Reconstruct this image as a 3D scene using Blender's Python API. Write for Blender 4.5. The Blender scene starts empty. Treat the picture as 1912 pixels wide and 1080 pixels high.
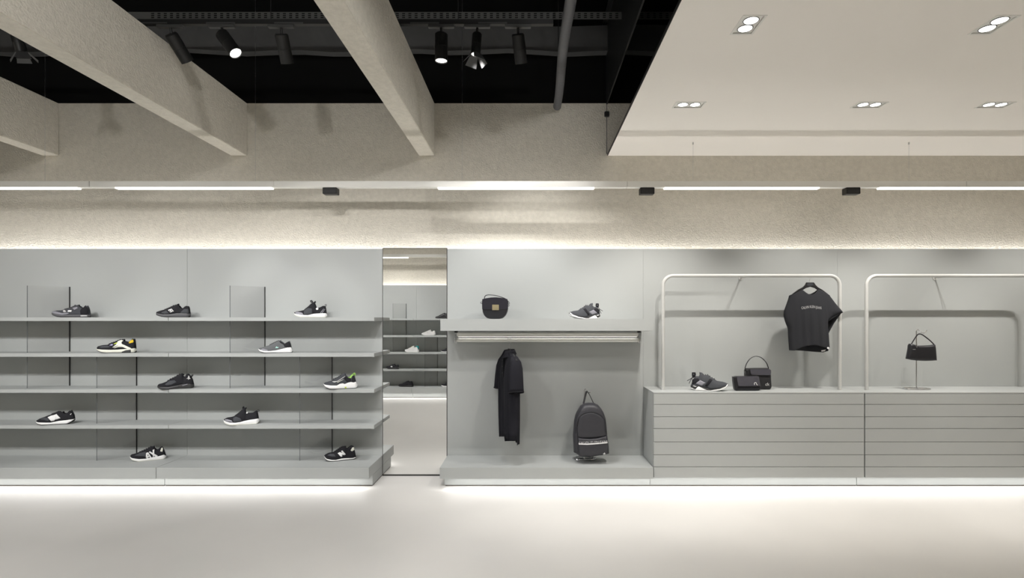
import bpy, bmesh, math, random
from mathutils import Vector, Matrix
random.seed(7)
C = bpy.context.scene.collection
SC = bpy.context.scene
PI = math.pi
F = 1049.0; PX = 990.0; PY = 597.0; EH = 1.4
def W(px, py, Y):                       # image point at a known distance -> world point (a measuring aid)
    return Vector(((px-PX)*Y/F, Y, EH+(PY-py)*Y/F))

# ------------------------------------------------------------------ camera, world, exposure
cam = bpy.data.cameras.new('camera'); co = bpy.data.objects.new('camera', cam); C.objects.link(co)
co.location = (0, 0, EH); co.rotation_euler = (PI/2, 0, 0)
cam.sensor_width = 36; cam.lens = F/1912*36; cam.shift_x = (956-PX)/1912; cam.shift_y = (PY-540)/1912
cam.clip_start = .02
SC.camera = co
w = bpy.data.worlds.new('world'); SC.world = w; w.use_nodes = True
w.node_tree.nodes['Background'].inputs[0].default_value = (1, .97, .92, 1)
w.node_tree.nodes['Background'].inputs[1].default_value = .02
SC.view_settings.view_transform = 'Standard'; SC.view_settings.look = 'None'
SC.view_settings.exposure = .02; SC.view_settings.gamma = 1
SC.view_settings.use_curve_mapping = False
try:
    SC.cycles.max_bounces = 10; SC.cycles.diffuse_bounces = 5; SC.cycles.transparent_max_bounces = 16
    SC.cycles.caustics_reflective = False; SC.cycles.caustics_refractive = False
    SC.cycles.sample_clamp_indirect = 4
    SC.cycles.use_denoising = True
except Exception: pass
WARM = (1, .955, .90); NEUT = (1, .983, .966); COOL = (.93, .97, 1)
L_COVE, L_TOE, L_PEND, L_DOWN, L_TRACK, L_FILL = 1.65, 1.25, .6, 8, 15, 22
def area(name, loc, sx, sy, power, col, rot=(0, 0, 0), spread=PI):
    l = bpy.data.lights.new(name, 'AREA'); l.shape = 'RECTANGLE'; l.size = sx; l.size_y = sy; l.energy = power; l.color = col
    l.spread = spread
    o = bpy.data.objects.new(name, l); C.objects.link(o); o.location = loc; o.rotation_euler = rot; return o
def spot(name, loc, target, power, col, cone, blend=.5, radius=.03):
    l = bpy.data.lights.new(name, 'SPOT'); l.energy = power*4; l.color = col; l.spot_size = math.radians(cone); l.spot_blend = blend
    l.shadow_soft_size = radius
    o = bpy.data.objects.new(name, l); C.objects.link(o); o.location = loc
    o.rotation_euler = (Vector(target)-Vector(loc)).to_track_quat('-Z', 'Y').to_euler(); return o
# cove strips lying behind the top edge of the wall panels, shining up
for nm, x0, x1, y in (('cove_strip', -6.3, 5.9, 5.148), ('cove_strip', -6.3, 5.9, -.415)):
    area(nm, ((x0+x1)/2, y, 1.985), x1-x0, .022, L_COVE*(x1-x0)*(1 if y > 0 else 1.3), NEUT, (PI, 0, 0))
# led strips under the plinth overhangs
for x0, x1, y in ((-6.3, -1.36, 4.645), (-.70, 5.9, 4.645), (-6.3, -.40, .075)):
    area('plinth_strip', ((x0+x1)/2, y, .086), x1-x0, .02, L_TOE*(x1-x0), NEUT, (0, 0, 0))

# ------------------------------------------------------------------ materials
MATS = {}
def mat(name, col, rough=.6, metal=0, spec=.5, bump=None, var=0, var_scale=2, emit=None, coat=0, sheen=0, varrough=0):
    if name in MATS: return MATS[name]
    m = bpy.data.materials.new(name); m.use_nodes = True; nt = m.node_tree; N = nt.nodes; b = N['Principled BSDF']
    b.inputs['Base Color'].default_value = (*col, 1); b.inputs['Roughness'].default_value = rough
    b.inputs['Metallic'].default_value = metal; b.inputs['Specular IOR Level'].default_value = spec
    if coat: b.inputs['Coat Weight'].default_value = coat; b.inputs['Coat Roughness'].default_value = .08
    if sheen: b.inputs['Sheen Weight'].default_value = sheen
    tc = N.new('ShaderNodeTexCoord')
    if var:
        nz = N.new('ShaderNodeTexNoise'); nz.inputs['Scale'].default_value = var_scale; nz.inputs['Detail'].default_value = 4
        nt.links.new(tc.outputs['Object'], nz.inputs['Vector'])
        mr = N.new('ShaderNodeMapRange'); mr.inputs['From Min'].default_value = .3; mr.inputs['From Max'].default_value = .7
        mr.inputs['To Min'].default_value = 1-var; mr.inputs['To Max'].default_value = 1+var
        nt.links.new(nz.outputs['Fac'], mr.inputs['Value'])
        vm = N.new('ShaderNodeVectorMath'); vm.operation = 'SCALE'; vm.inputs[0].default_value = col
        nt.links.new(mr.outputs['Result'], vm.inputs['Scale']); nt.links.new(vm.outputs['Vector'], b.inputs['Base Color'])
        if varrough:
            m2 = N.new('ShaderNodeMapRange'); m2.inputs['To Min'].default_value = rough-varrough; m2.inputs['To Max'].default_value = rough+varrough
            nt.links.new(nz.outputs['Fac'], m2.inputs['Value']); nt.links.new(m2.outputs['Result'], b.inputs['Roughness'])
    if bump:
        kind, sc, st, dist = bump
        if kind == 'stucco':
            n1 = N.new('ShaderNodeTexNoise'); n1.inputs['Scale'].default_value = sc; n1.inputs['Detail'].default_value = 3; n1.inputs['Roughness'].default_value = .55
            nt.links.new(tc.outputs['Object'], n1.inputs['Vector'])
            v1 = N.new('ShaderNodeTexVoronoi'); v1.inputs['Scale'].default_value = sc*1.3; v1.feature = 'SMOOTH_F1'
            nt.links.new(tc.outputs['Object'], v1.inputs['Vector'])
            ad = N.new('ShaderNodeMath'); ad.operation = 'ADD'; nt.links.new(n1.outputs['Fac'], ad.inputs[0]); nt.links.new(v1.outputs['Distance'], ad.inputs[1]); src = ad.outputs[0]
        else:
            n1 = N.new('ShaderNodeTexNoise'); n1.inputs['Scale'].default_value = sc; n1.inputs['Detail'].default_value = 2
            nt.links.new(tc.outputs['Object'], n1.inputs['Vector']); src = n1.outputs['Fac']
        bp = N.new('ShaderNodeBump'); bp.inputs['Strength'].default_value = st; bp.inputs['Distance'].default_value = dist
        nt.links.new(src, bp.inputs['Height']); nt.links.new(bp.outputs['Normal'], b.inputs['Normal'])
    if emit:
        b.inputs['Emission Color'].default_value = (*emit[0], 1); b.inputs['Emission Strength'].default_value = emit[1]
    MATS[name] = m; return m
LAM = mat('grey_laminate', (.375, .390, .385), .5, spec=.35, var=.02, var_scale=1.2)
STUC = mat('stucco', (.66, .625, .55), .9, spec=.15, bump=('stucco', 70, .7, .006), var=.06, var_scale=30)
WHITEC = mat('ceiling_paint', (.92, .885, .835), .85, spec=.2, var=.015, var_scale=.7)
FLOOR = mat('microcement', (.69, .675, .65), .38, spec=.4, var=.05, var_scale=.9, varrough=.08)
BLACKW = mat('black_paint', (.006, .006, .006), .9, spec=.1)
DUCTM = mat('dark_grey_wrap', (.085, .085, .085), .8, spec=.2, bump=('noise', 6, .5, .03), var=.1, var_scale=2)
PIPEM = mat('pipe_wrap', (.10, .10, .105), .6, spec=.3, bump=('noise', 12, .3, .01))
BLKM = mat('black_metal', (.012, .012, .012), .45, spec=.4)
TRACKM = mat('track_metal', (.05, .05, .05), .5)
LENS = mat('lamp_lens', (1, 1, 1), .4, emit=((1, .97, .93), 3.2))
LENSDIM = mat('lamp_lens_soft', (1, 1, 1), .4, emit=((1, .96, .9), 3.5))
DIFF = mat('linear_diffuser', (1, 1, 1), .4, emit=((1, .97, .93), 2.2))
PROF = mat('white_profile', (.80, .79, .75), .45)
PROFB = mat('bright_profile', (.82, .82, .78), .35, spec=.6)
RACK = mat('rack_paint', (.50, .505, .49), .4, spec=.5)
CHROME = mat('chrome', (.75, .75, .76), .12, metal=1)
STEEL = mat('brushed_steel', (.5, .5, .5), .3, metal=1)
GOLD = mat('antique_brass', (.55, .48, .30), .35, metal=1, bump=('noise', 120, .5, .003))
GAP = mat('dark_gap', (.05, .035, .02), .8)
MIRF = mat('mirror_frame', (.02, .02, .018), .4)
m = mat('mirror_silver', (.90, .90, .885), .0, metal=1); MIRROR = m
m = bpy.data.materials.new('smoked_glass'); m.use_nodes = True; nt = m.node_tree; nt.nodes.clear()
o_ = nt.nodes.new('ShaderNodeOutputMaterial'); mx = nt.nodes.new('ShaderNodeMixShader'); tr = nt.nodes.new('ShaderNodeBsdfTransparent'); gl = nt.nodes.new('ShaderNodeBsdfGlossy'); fr = nt.nodes.new('ShaderNodeFresnel')
tr.inputs[0].default_value = (.96, .96, .96, 1); gl.inputs['Roughness'].default_value = .02; gl.inputs[0].default_value = (.9, .92, .92, 1); fr.inputs[0].default_value = 1.5
ge = nt.nodes.new('ShaderNodeNewGeometry'); fm = nt.nodes.new('ShaderNodeMath'); fm.operation = 'MULTIPLY'; iv = nt.nodes.new('ShaderNodeMath'); iv.operation = 'SUBTRACT'; iv.inputs[0].default_value = 1
nt.links.new(ge.outputs['Backfacing'], iv.inputs[1]); nt.links.new(fr.outputs[0], fm.inputs[0]); nt.links.new(iv.outputs[0], fm.inputs[1]); nt.links.new(fm.outputs[0], mx.inputs[0]); nt.links.new(tr.outputs[0], mx.inputs[1]); nt.links.new(gl.outputs[0], mx.inputs[2]); nt.links.new(mx.outputs[0], o_.inputs[0]); GLASS = m
def cm(name, col, rough=.7, **k):
    k.pop('sheen', 0)
    if rough >= .79: k.setdefault('spec', .2)
    return mat(name, col, rough, **k)
BLACKF = cm('black_knit', (.014, .014, .017), .8, bump=('noise', 400, .3, .001), sheen=.1)
CHARF = cm('charcoal_cotton', (.026, .027, .031), .9, bump=('noise', 300, .2, .001), sheen=.15)
POLOF = cm('black_pique', (.011, .011, .015), .85, bump=('noise', 500, .3, .001), sheen=.1)
NYLON = cm('black_nylon', (.026, .026, .032), .5, bump=('noise', 25, .25, .01))
NYLD = cm('black_webbing', (.010, .010, .012), .7)
LEATH = cm('black_leather', (.010, .010, .013), .38, bump=('noise', 220, .2, .001))
PATENT = cm('patent_leather', (.06, .06, .078), .18, spec=.8, coat=1, bump=('noise', 14, .3, .006))
WHT = cm('white_rubber', (.82, .82, .82), .5)
OFFW = cm('off_white', (.70, .70, .62), .6)
GREY1 = cm('dark_grey_fabric', (.055, .058, .065), .8)
GREY2 = cm('mid_grey_fabric', (.11, .115, .12), .8, bump=('noise', 400, .2, .001))
GREY3 = cm('grey_overlay', (.22, .22, .25), .45)
GREY4 = cm('light_grey', (.45, .45, .45), .5)
RUBG = cm('grey_rubber', (.085, .085, .092), .6)
RUBD = cm('dark_rubber', (.03, .03, .03), .6)
YEL = cm('yellow_lining', (.65, .45, .03), .8)
LIME = cm('lime_lining', (.32, .55, .14), .8)
LIMEY = cm('lime_yellow', (.5, .6, .08), .6)
LILAC = cm('lilac', (.35, .33, .55), .7)
MINT = cm('mint_print', (.45, .75, .68), .6)
TEAL = cm('teal_lining', (.02, .22, .24), .8)
INKW = cm('white_print', (.75, .75, .75), .6)
INKG = cm('grey_print', (.36, .36, .37), .6)
HANG = cm('black_plastic', (.012, .012, .013), .4)

# ------------------------------------------------------------------ mesh helpers
def box(bm, x0, x1, y0, y1, z0, z1, M=None):
    v = [bm.verts.new(p) for p in ((x0,y0,z0),(x1,y0,z0),(x1,y1,z0),(x0,y1,z0),(x0,y0,z1),(x1,y0,z1),(x1,y1,z1),(x0,y1,z1))]
    if M is not None:
        for q in v: q.co = M @ q.co
    for f in ((0,3,2,1),(4,5,6,7),(0,1,5,4),(1,2,6,5),(2,3,7,6),(3,0,4,7)): bm.faces.new([v[i] for i in f])
    return v
def rbox(x0, x1, y0, y1, z0, z1, bev=.0015, seg=2):
    bm = bmesh.new(); box(bm, x0, x1, y0, y1, z0, z1)
    bmesh.ops.bevel(bm, geom=bm.edges[:], offset=bev, segments=seg, affect='EDGES'); return bm
def tube(bm, pts, r, seg=12, closed=False, flat=None):
    pts = [Vector(p) for p in pts]; n = len(pts); rings = []
    up = Vector((0, 0, 1))
    prev = None
    for i, p in enumerate(pts):
        if closed: d = pts[(i+1) % n]-pts[i-1]
        elif i == 0: d = pts[1]-p
        elif i == n-1: d = p-pts[i-1]
        else: d = pts[i+1]-pts[i-1]
        d.normalize()
        if prev is None:
            a = up if abs(d.z) < .9 else Vector((0, 1, 0)); u = d.cross(a).normalized()
        else: u = (prev-d*prev.dot(d)).normalized()
        v = d.cross(u); prev = u; rr = r[i] if isinstance(r, (list, tuple)) else r
        fx, fy = flat or (1, 1)
        rings.append([bm.verts.new(p+u*math.cos(2*PI*k/seg)*rr*fx+v*math.sin(2*PI*k/seg)*rr*fy) for k in range(seg)])
    for i in range(n if closed else n-1):
        a, b = rings[i], rings[(i+1) % n]
        for k in range(seg): bm.faces.new((a[k], a[(k+1) % seg], b[(k+1) % seg], b[k]))
    if not closed: bm.faces.new(rings[0][::-1]); bm.faces.new(rings[-1])
    return bm
def T(*a, **k):
    bm = bmesh.new(); tube(bm, *a, **k); return bm
def root_of(o):
    while o.parent is not None: o = o.parent
    return o
def obj(name, bm, m, parent=None, local=False, smooth=False, mod=None):
    bmesh.ops.recalc_face_normals(bm, faces=bm.faces[:])
    if parent is not None and not local:
        r = root_of(parent); M = Matrix.LocRotScale(r.location, r.rotation_euler, r.scale).inverted(); bm.transform(M)
    me = bpy.data.meshes.new(name); bm.to_mesh(me); bm.free(); me.materials.append(m)
    if smooth:
        me.polygons.foreach_set('use_smooth', [True]*len(me.polygons))
        try: me.set_sharp_from_angle(angle=math.radians(smooth if smooth is not True else 40))
        except Exception: pass
    o = bpy.data.objects.new(name, me); C.objects.link(o)
    if parent is not None: o.parent = parent
    if mod: mod(o)
    return o
def thing(name, label, cat, loc=(0, 0, 0), rotz=0, group=None, rot=None):
    o = bpy.data.objects.new(name, None); C.objects.link(o); o.empty_display_size = .1
    o.location = loc; o.rotation_euler = rot or (0, 0, rotz); o['label'] = label; o['category'] = cat
    if group: o['group'] = group
    return o
def tag(o, label, cat, group=None):
    o['label'] = label; o['category'] = cat
    if group: o['group'] = group
    return o
def struct(name, bm, m):
    o = obj(name, bm, m); o['kind'] = 'structure'; return o
def solid(t, off=-1):
    def f(o): md = o.modifiers.new('thickness', 'SOLIDIFY'); md.thickness = t; md.offset = off
    return f
def boxes(*bs):
    bm = bmesh.new()
    for b in bs: box(bm, *b)
    return bm
def interp(pts, x):
    if x <= pts[0][0]: return pts[0][1]
    for (a, b), (c, d) in zip(pts, pts[1:]):
        if x <= c: return b+(d-b)*((x-a)/(c-a) if c > a else 0)
    return pts[-1][1]
def text_bm(body, size, width=None, extrude=0):
    cu = bpy.data.curves.new('t', 'FONT'); cu.body = body; cu.size = size; cu.align_x = 'CENTER'; cu.align_y = 'CENTER'; cu.resolution_u = 3; cu.offset = size*.012
    ob = bpy.data.objects.new('t', cu); C.objects.link(ob)
    dg = bpy.context.evaluated_depsgraph_get(); me = bpy.data.meshes.new_from_object(ob.evaluated_get(dg))
    bm = bmesh.new(); bm.from_mesh(me); bpy.data.objects.remove(ob); bpy.data.curves.remove(cu); bpy.data.meshes.remove(me)
    xs = [v.co.x for v in bm.verts]
    if width:
        s = width/(max(xs)-min(xs)); bmesh.ops.scale(bm, vec=(s, 1, 1), verts=bm.verts)
    return bm          # lies in xy, x right, y up

# ------------------------------------------------------------------ the room shell
XL, XR, YB, YS, ZC = -6.4, 6.0, 5.18, -.46, 2.911
ZT = 3.395; ZTOP = 4.75
struct('floor', boxes((XL, XR, YS-.4, YB+.1, -.05, 0)), FLOOR)
struct('wall_back', boxes((XL, XR, YB, YB+.1, 0, ZT)), STUC)
struct('wall_back_upper', boxes((XL, XR, YB+.02, YB+.1, ZT, ZTOP)), BLACKW)
struct('wall_front', boxes((XL, XR, YS-.1, YS, 0, ZT)), STUC)
struct('wall_front_upper', boxes((XL, XR, YS-.1, YS-.02, ZT, ZTOP)), BLACKW)
struct('wall_left', boxes((XL-.1, XL, YS-.1, YB+.1, 0, ZT)), STUC)
struct('wall_left_upper', boxes((XL-.1, XL, YS-.1, YB+.1, ZT, ZTOP)), BLACKW)
struct('wall_right', boxes((XR, XR+.1, YS-.1, YB+.1, 0, ZT)), STUC)
struct('wall_right_upper', boxes((XR, XR+.1, YS-.1, YB+.1, ZT, ZTOP)), BLACKW)
struct('ceiling', boxes((XL, XR, YS-.1, YB+.1, ZTOP, ZTOP+.05)), BLACKW)
# lowered white ceiling with rectangular openings for the recessed lamps
CX0 = .716
DL = [(1.117, 2.88, 0), (2.375, 2.88, 0), (3.63, 2.88, 0), (4.88, 2.88, 0), (1.117, 3.953, 1), (2.385, 3.953, 1), (3.27, 3.953, 1), (4.40, 3.953, 1), (1.117, 1.75, 0), (2.375, 1.75, 0), (3.63, 1.75, 0), (4.88, 1.75, 0), (1.117, .62, 0), (2.375, .62, 0), (3.63, .62, 0), (4.88, .62, 0)]
def dsize(k): return (.12, .19) if k == 0 else (.21, .115)
def ceiling_with_holes():
    bm = bmesh.new(); xs = {CX0, XR}; ys = {YS, YB}
    for x, y, k in DL:
        a, b = dsize(k); xs |= {x-a/2+.006, x+a/2-.006}; ys |= {y-b/2+.006, y+b/2-.006}
    xs = sorted(xs); ys = sorted(ys)
    V = {(i, j): bm.verts.new((x, y, ZC)) for i, x in enumerate(xs) for j, y in enumerate(ys)}
    for i in range(len(xs)-1):
        for j in range(len(ys)-1):
            cx, cy = (xs[i]+xs[i+1])/2, (ys[j]+ys[j+1])/2
            if any(abs(cx-x) < dsize(k)[0]/2 and abs(cy-y) < dsize(k)[1]/2 for x, y, k in DL): continue
            bm.faces.new((V[i, j], V[i, j+1], V[i+1, j+1], V[i+1, j]))
    r = bmesh.ops.extrude_face_region(bm, geom=bm.faces[:])
    bmesh.ops.translate(bm, vec=(0, 0, .02), verts=[g for g in r['geom'] if isinstance(g, bmesh.types.BMVert)])
    return bm
struct('ceiling_lower', ceiling_with_holes(), WHITEC)
struct('trim_1', boxes((CX0-.004, CX0, YS, YB, ZC-.001, ZC+.021)), BLKM)

# beams
for xr, xw, lab in ((-.881, .145, 'beige stucco ceiling beam meeting the wall above the mirror'),
                    (-2.607, .149, 'beige stucco ceiling beam running from the top left corner of the photo'),
                    (-4.343, .149, 'beige stucco ceiling beam ending at the far left of the back wall')):
    b = obj('ceiling_beam', rbox(xr-xw, xr, YS+.004, YB-.002, ZC, ZT-.002, .004), STUC); tag(b, lab, 'beam', 'stucco ceiling beams')

# things in the black plenum
def noise_box(x0, x1, y0, y1, z0, z1, n, amp):
    bm = bmesh.new(); rings = []
    for i in range(n+1):
        x = x0+(x1-x0)*i/n; a = amp*math.sin(i*1.7)+amp*.7*math.sin(i*.61+1); c = amp*.8*math.sin(i*1.13+2)
        rings.append([bm.verts.new(p) for p in ((x, y0, z0+a), (x, y1, z0+a), (x, y1, z1+c), (x, y0, z1+c))])
    for a, b in zip(rings, rings[1:]):
        for k in range(4): bm.faces.new((a[k], a[(k+1) % 4], b[(k+1) % 4], b[k]))
    bm.faces.new(rings[0]); bm.faces.new(rings[-1]); return bm
o = obj('air_duct', noise_box(XL+.05, XR-.05, 5.08, 5.17, 3.835, 4.06, 46, .012), DUCTM, smooth=30)
tag(o, 'dark grey wrapped duct crossing high in the black ceiling void', 'duct')
t = thing('cable_tray', 'perforated grey cable tray crossing the black ceiling void', 'cable tray', (-2.4, 4.3, 3.70))
bm = boxes((XL+.05, 3.0, 4.3, 4.302, 3.70, 3.756), (XL+.05, 3.0, 4.302, 4.34, 3.753, 3.756))
obj('tray', bm, mat('tray_grey', (.07, .07, .068), .6), t)
bm = bmesh.new()
for i in range(120):
    x = -2.9+i*.048
    for j in range(3): box(bm, x, x+.022, 4.2985, 4.2998, 3.709+j*.015, 3.716+j*.015)
obj('perforation', bm, BLACKW, t)['kind'] = 'stuff'
t = thing('wrapped_pipe', 'grey wrapped round pipe running overhead towards the stucco wall', 'pipe', (.243, 2.4, 3.35))
pts = [(.243+.006*math.sin(i*.9), YS+.1+(5.12-YS-.1)*i/24, 3.348+.007*math.sin(i*.7)) for i in range(25)]
obj('pipe', T(pts, .036, 16), PIPEM, t, smooth=True)
for y in (1.2, 2.5, 3.7, 4.85): obj('hanger_rod', T([(.243, y, 3.37), (.243, y, ZTOP)], .004, 6), BLKM, t)
o = obj('steel_beam', boxes((.70, .712, YS+.1, YB+.01, 3.385, 4.1), (.66, .712, YS+.1, YB+.01, 4.09, 4.1)), BLKM); tag(o, 'black steel beam above the edge of the white ceiling', 'steel beam')
t = thing('junction_box', 'small black junction box high on the stucco wall with a thin cable', 'junction box', (.704, 5.17, 3.29))
obj('box', rbox(.682, .726, 5.15, 5.179, 3.266, 3.312, .004), BLKM, t)
obj('cable', T([(.704, 5.172, 3.385), (.704, 5.172, 2.925)], .003, 6), GREY2, t)

# tracks and track spotlights
def lighting_track(y, x0, x1, lab):
    t = thing('lighting_track', lab, 'lighting track', ((x0+x1)/2, y, 3.445), group='black lighting tracks')
    obj('rail', boxes((x0, x1, y-.017, y+.017, 3.445, 3.478)), BLKM, t)
    x = x0+.2
    while x < x1-.2: obj('cover_strip', boxes((x, x+.20, y-.019, y-.0165, 3.447, 3.456)), TRACKM, t); x += .47
    x = x0+.5
    while x < x1: obj('suspension_rod', T([(x, y, 3.47), (x, y, ZTOP)], .003, 6), BLKM, t); x += 1.3
lighting_track(3.9, -6.2, .16, 'black lighting track carrying the visible spotlights above the beams')
lighting_track(1.5, -6.2, .60, 'black lighting track nearer to the photographer above the beams')
def spotlight(x, y, d, lab, L=.19, R=.044, power=0, cone=40, target=None, doors=False, lens=True, col=NEUT, rad=.016):
    """cylinder hanging from a track adaptor, pointing along d"""
    d = Vector(d).normalized(); top = Vector((x, y, 3.385))
    t = thing('track_spotlight', lab, 'spotlight', (x, y, 3.445), group='black track spotlights')
    obj('adaptor', rbox(x-.09, x+.09, y-.016, y+.016, 3.425, 3.446, .003), TRACKM, t)
    obj('stem', T([(x, y, 3.43), tuple(top+d*.02)], .009, 8), BLKM, t)
    c0 = top; c1 = top+d*L
    bm = bmesh.new(); q = d.to_track_quat('Z', 'Y').to_matrix(); seg = 28
    prof = [(0, 0), (R*.86, 0), (R, .008), (R, L*.5), (R*.97, L*.5+.001), (R*.97, L*.5+.004), (R, L*.5+.005), (R, L), (R*.9, L), (R*.88, L-.012)]
    rings = []
    for r, z in prof:
        rings.append([bm.verts.new(c0+q @ Vector((r*math.cos(2*PI*k/seg), r*math.sin(2*PI*k/seg), z))) for k in range(seg)] if r else [bm.verts.new(c0)])
    for k in range(seg): bm.faces.new((rings[0][0], rings[1][k], rings[1][(k+1) % seg]))
    for a, b in zip(rings[1:], rings[2:]):
        for k in range(seg): bm.faces.new((a[k], a[(k+1) % seg], b[(k+1) % seg], b[k]))
    obj('housing', bm, BLKM, t, smooth=35)
    bm = bmesh.new(); bm.faces.new([bm.verts.new(c0+q @ Vector((R*.89*math.cos(2*PI*k/seg), R*.89*math.sin(2*PI*k/seg), L-.006))) for k in range(seg)])
    obj('lens', bm, LENS if lens else LENSDIM, t)
    if doors:
        dm = obj('barn_doors', boxes((0, 0, 0, 0, 0, 0)), BLKM, t); bpy.data.objects.remove(dm)
        for k in range(4):
            a = k*PI/2+.5; e = q @ Vector((math.cos(a), math.sin(a), 0)); s = q @ Vector((-math.sin(a), math.cos(a), 0)); o0 = c1+e*R*.95
            f = (d*.9+e*.65).normalized(); n = f.cross(s)*.001; bm = bmesh.new()
            for off in (-1, 1):
                pass
            vs = [o0-s*.03, o0+s*.03, o0+s*.042+f*.07, o0-s*.042+f*.07]
            a_ = [bm.verts.new(p-n) for p in vs]; b_ = [bm.verts.new(p+n) for p in vs]
            bm.faces.new(a_); bm.faces.new(b_[::-1])
            for i in range(4): bm.faces.new((a_[i], a_[(i+1) % 4], b_[(i+1) % 4], b_[i]))
            obj('barn_door', bm, TRACKM, t)
        obj('barn_ring', T([tuple(c1+q @ Vector((R*1.12*math.cos(2*PI*k/20), R*1.12*math.sin(2*PI*k/20), 0))) for k in range(20)], .003, 6, closed=True), BLKM, t)
    if power:
        tg = target or tuple(c1+d*3); spot('spot_beam', tuple(c1+d*.003), tg, power, col, cone, .6, rad)
def sx(px): return (px-PX)*3.9/F
spotlight(sx(318), 3.9, (.30, .80, -.9), 'black track spotlight in front of the big left beam, leaning right towards the wall', power=L_TRACK*.7, cone=34, target=(-2.3, 5.03, 1.0))
spotlight(sx(414), 3.9, (.60, -.15, -.8), 'black track spotlight tilted down to the right with its lit lens showing', power=L_TRACK*.8, cone=34)
spotlight(sx(525), 3.9, (.02, .50, -.9), 'upright black track spotlight without visible lens, third right of the big left beam', power=L_TRACK*.9, cone=34, target=(-1.9, 5.03, .85))
spotlight(sx(824), 3.9, (.0, -.0, -1), 'straight hanging black track spotlight with a round glowing lens, just right of the middle beam', power=L_TRACK*1.1, cone=86, target=(-.45, 4.9, .2))
spotlight(sx(891), 3.9, (-.06, -.10, -1), 'black track spotlight with barn doors between two plain ones', L=.155, R=.033, power=L_TRACK*1.3, cone=70, target=(.1, 4.95, .3), doors=True, lens=False)
spotlight(sx(967), 3.9, (.12, .50, -.9), 'black track spotlight nearest to the grey pipe, lens turned away', power=L_TRACK*.7, cone=75, target=(.1, 5.03, 1.4))
spotlight(sx(30), 3.9, (.10, .25, -.95), 'black track spotlight with barn doors at the far left behind the big beam', L=.12, R=.036, power=L_TRACK, cone=45, doors=True, lens=False)
for x, tx, tz, p in ((-5.3, -4.9, 1.0, 1.2), (-3.9, -4.0, .95, 1.7), (-3.2, -3.3, 1.0, 1.4), (-2.3, -2.4, 1.0, 1.4), (-1.55, -1.7, 1.0, 1.5), (-1.07, -1.6, 1.45, 1.1), (-.5, -.3, 1.75, .35), (-.30, -.15, .35, .8)):  # last entry is an added lamp that brightens the lower hanging bay
    tg = Vector((tx, 5.03, tz)); d = tg-Vector((x, 1.5, 3.3))
    spotlight(x, 1.5, d, 'black track spotlight on the nearer track, outside the photo, aimed at the wall', power=L_TRACK*p*1.25, cone=44 if tz > .5 else 24, target=tuple(tg))

for i, (x, tx, p) in enumerate(((-5.0, -5.2, 1), (-3.62, -3.6, 1), (-2.1, -2.0, 1), (-1.75, -1.6, 1), (-.02, -.2, 1), (.36, .3, .8))):  # added fill lamps, out of view, raising the ambient light
    spotlight(x, 1.5 if i != 3 else 3.9, ((tx-x)*.3, (.25 if i % 2 else -.15) if i != 3 else -.1, -1), 'added unseen fill lamp pointing straight down for ambient light', power=L_FILL*p*(1.35 if x < -1 else .8), cone=168 if x < -1 else 80, target=(tx, 1.9 if i % 2 else 1.3, 0)) if i != 3 else None
for x, tx in ((-4.15, -4.0), (-3.42, -2.9), (-1.82, -2.0), (-.72, -1.2)):  # added lamps, out of view, to brighten the wall reflected in the mirror
    tg = Vector((tx, YS+.15, 1.15)); d = tg-Vector((x, 1.5, 3.3))
    spotlight(x, 1.5, d, 'added unseen track spotlight brightening the opposite shelving', power=L_TRACK*1.3, cone=60, target=tuple(tg))
for x, tx, bp in ((-2.85, -4.34, .75), (-1.3, -2.60, .85), (.56, -.88, 1.3)):
    tg = Vector((tx, 3.6, 3.05)); d = tg-Vector((x, 1.5, 3.3))
    spotlight(x, 1.5, d, 'black track spotlight aimed along the side of a stucco beam', power=L_TRACK*bp, cone=95, target=tuple(tg), rad=.04)
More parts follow.
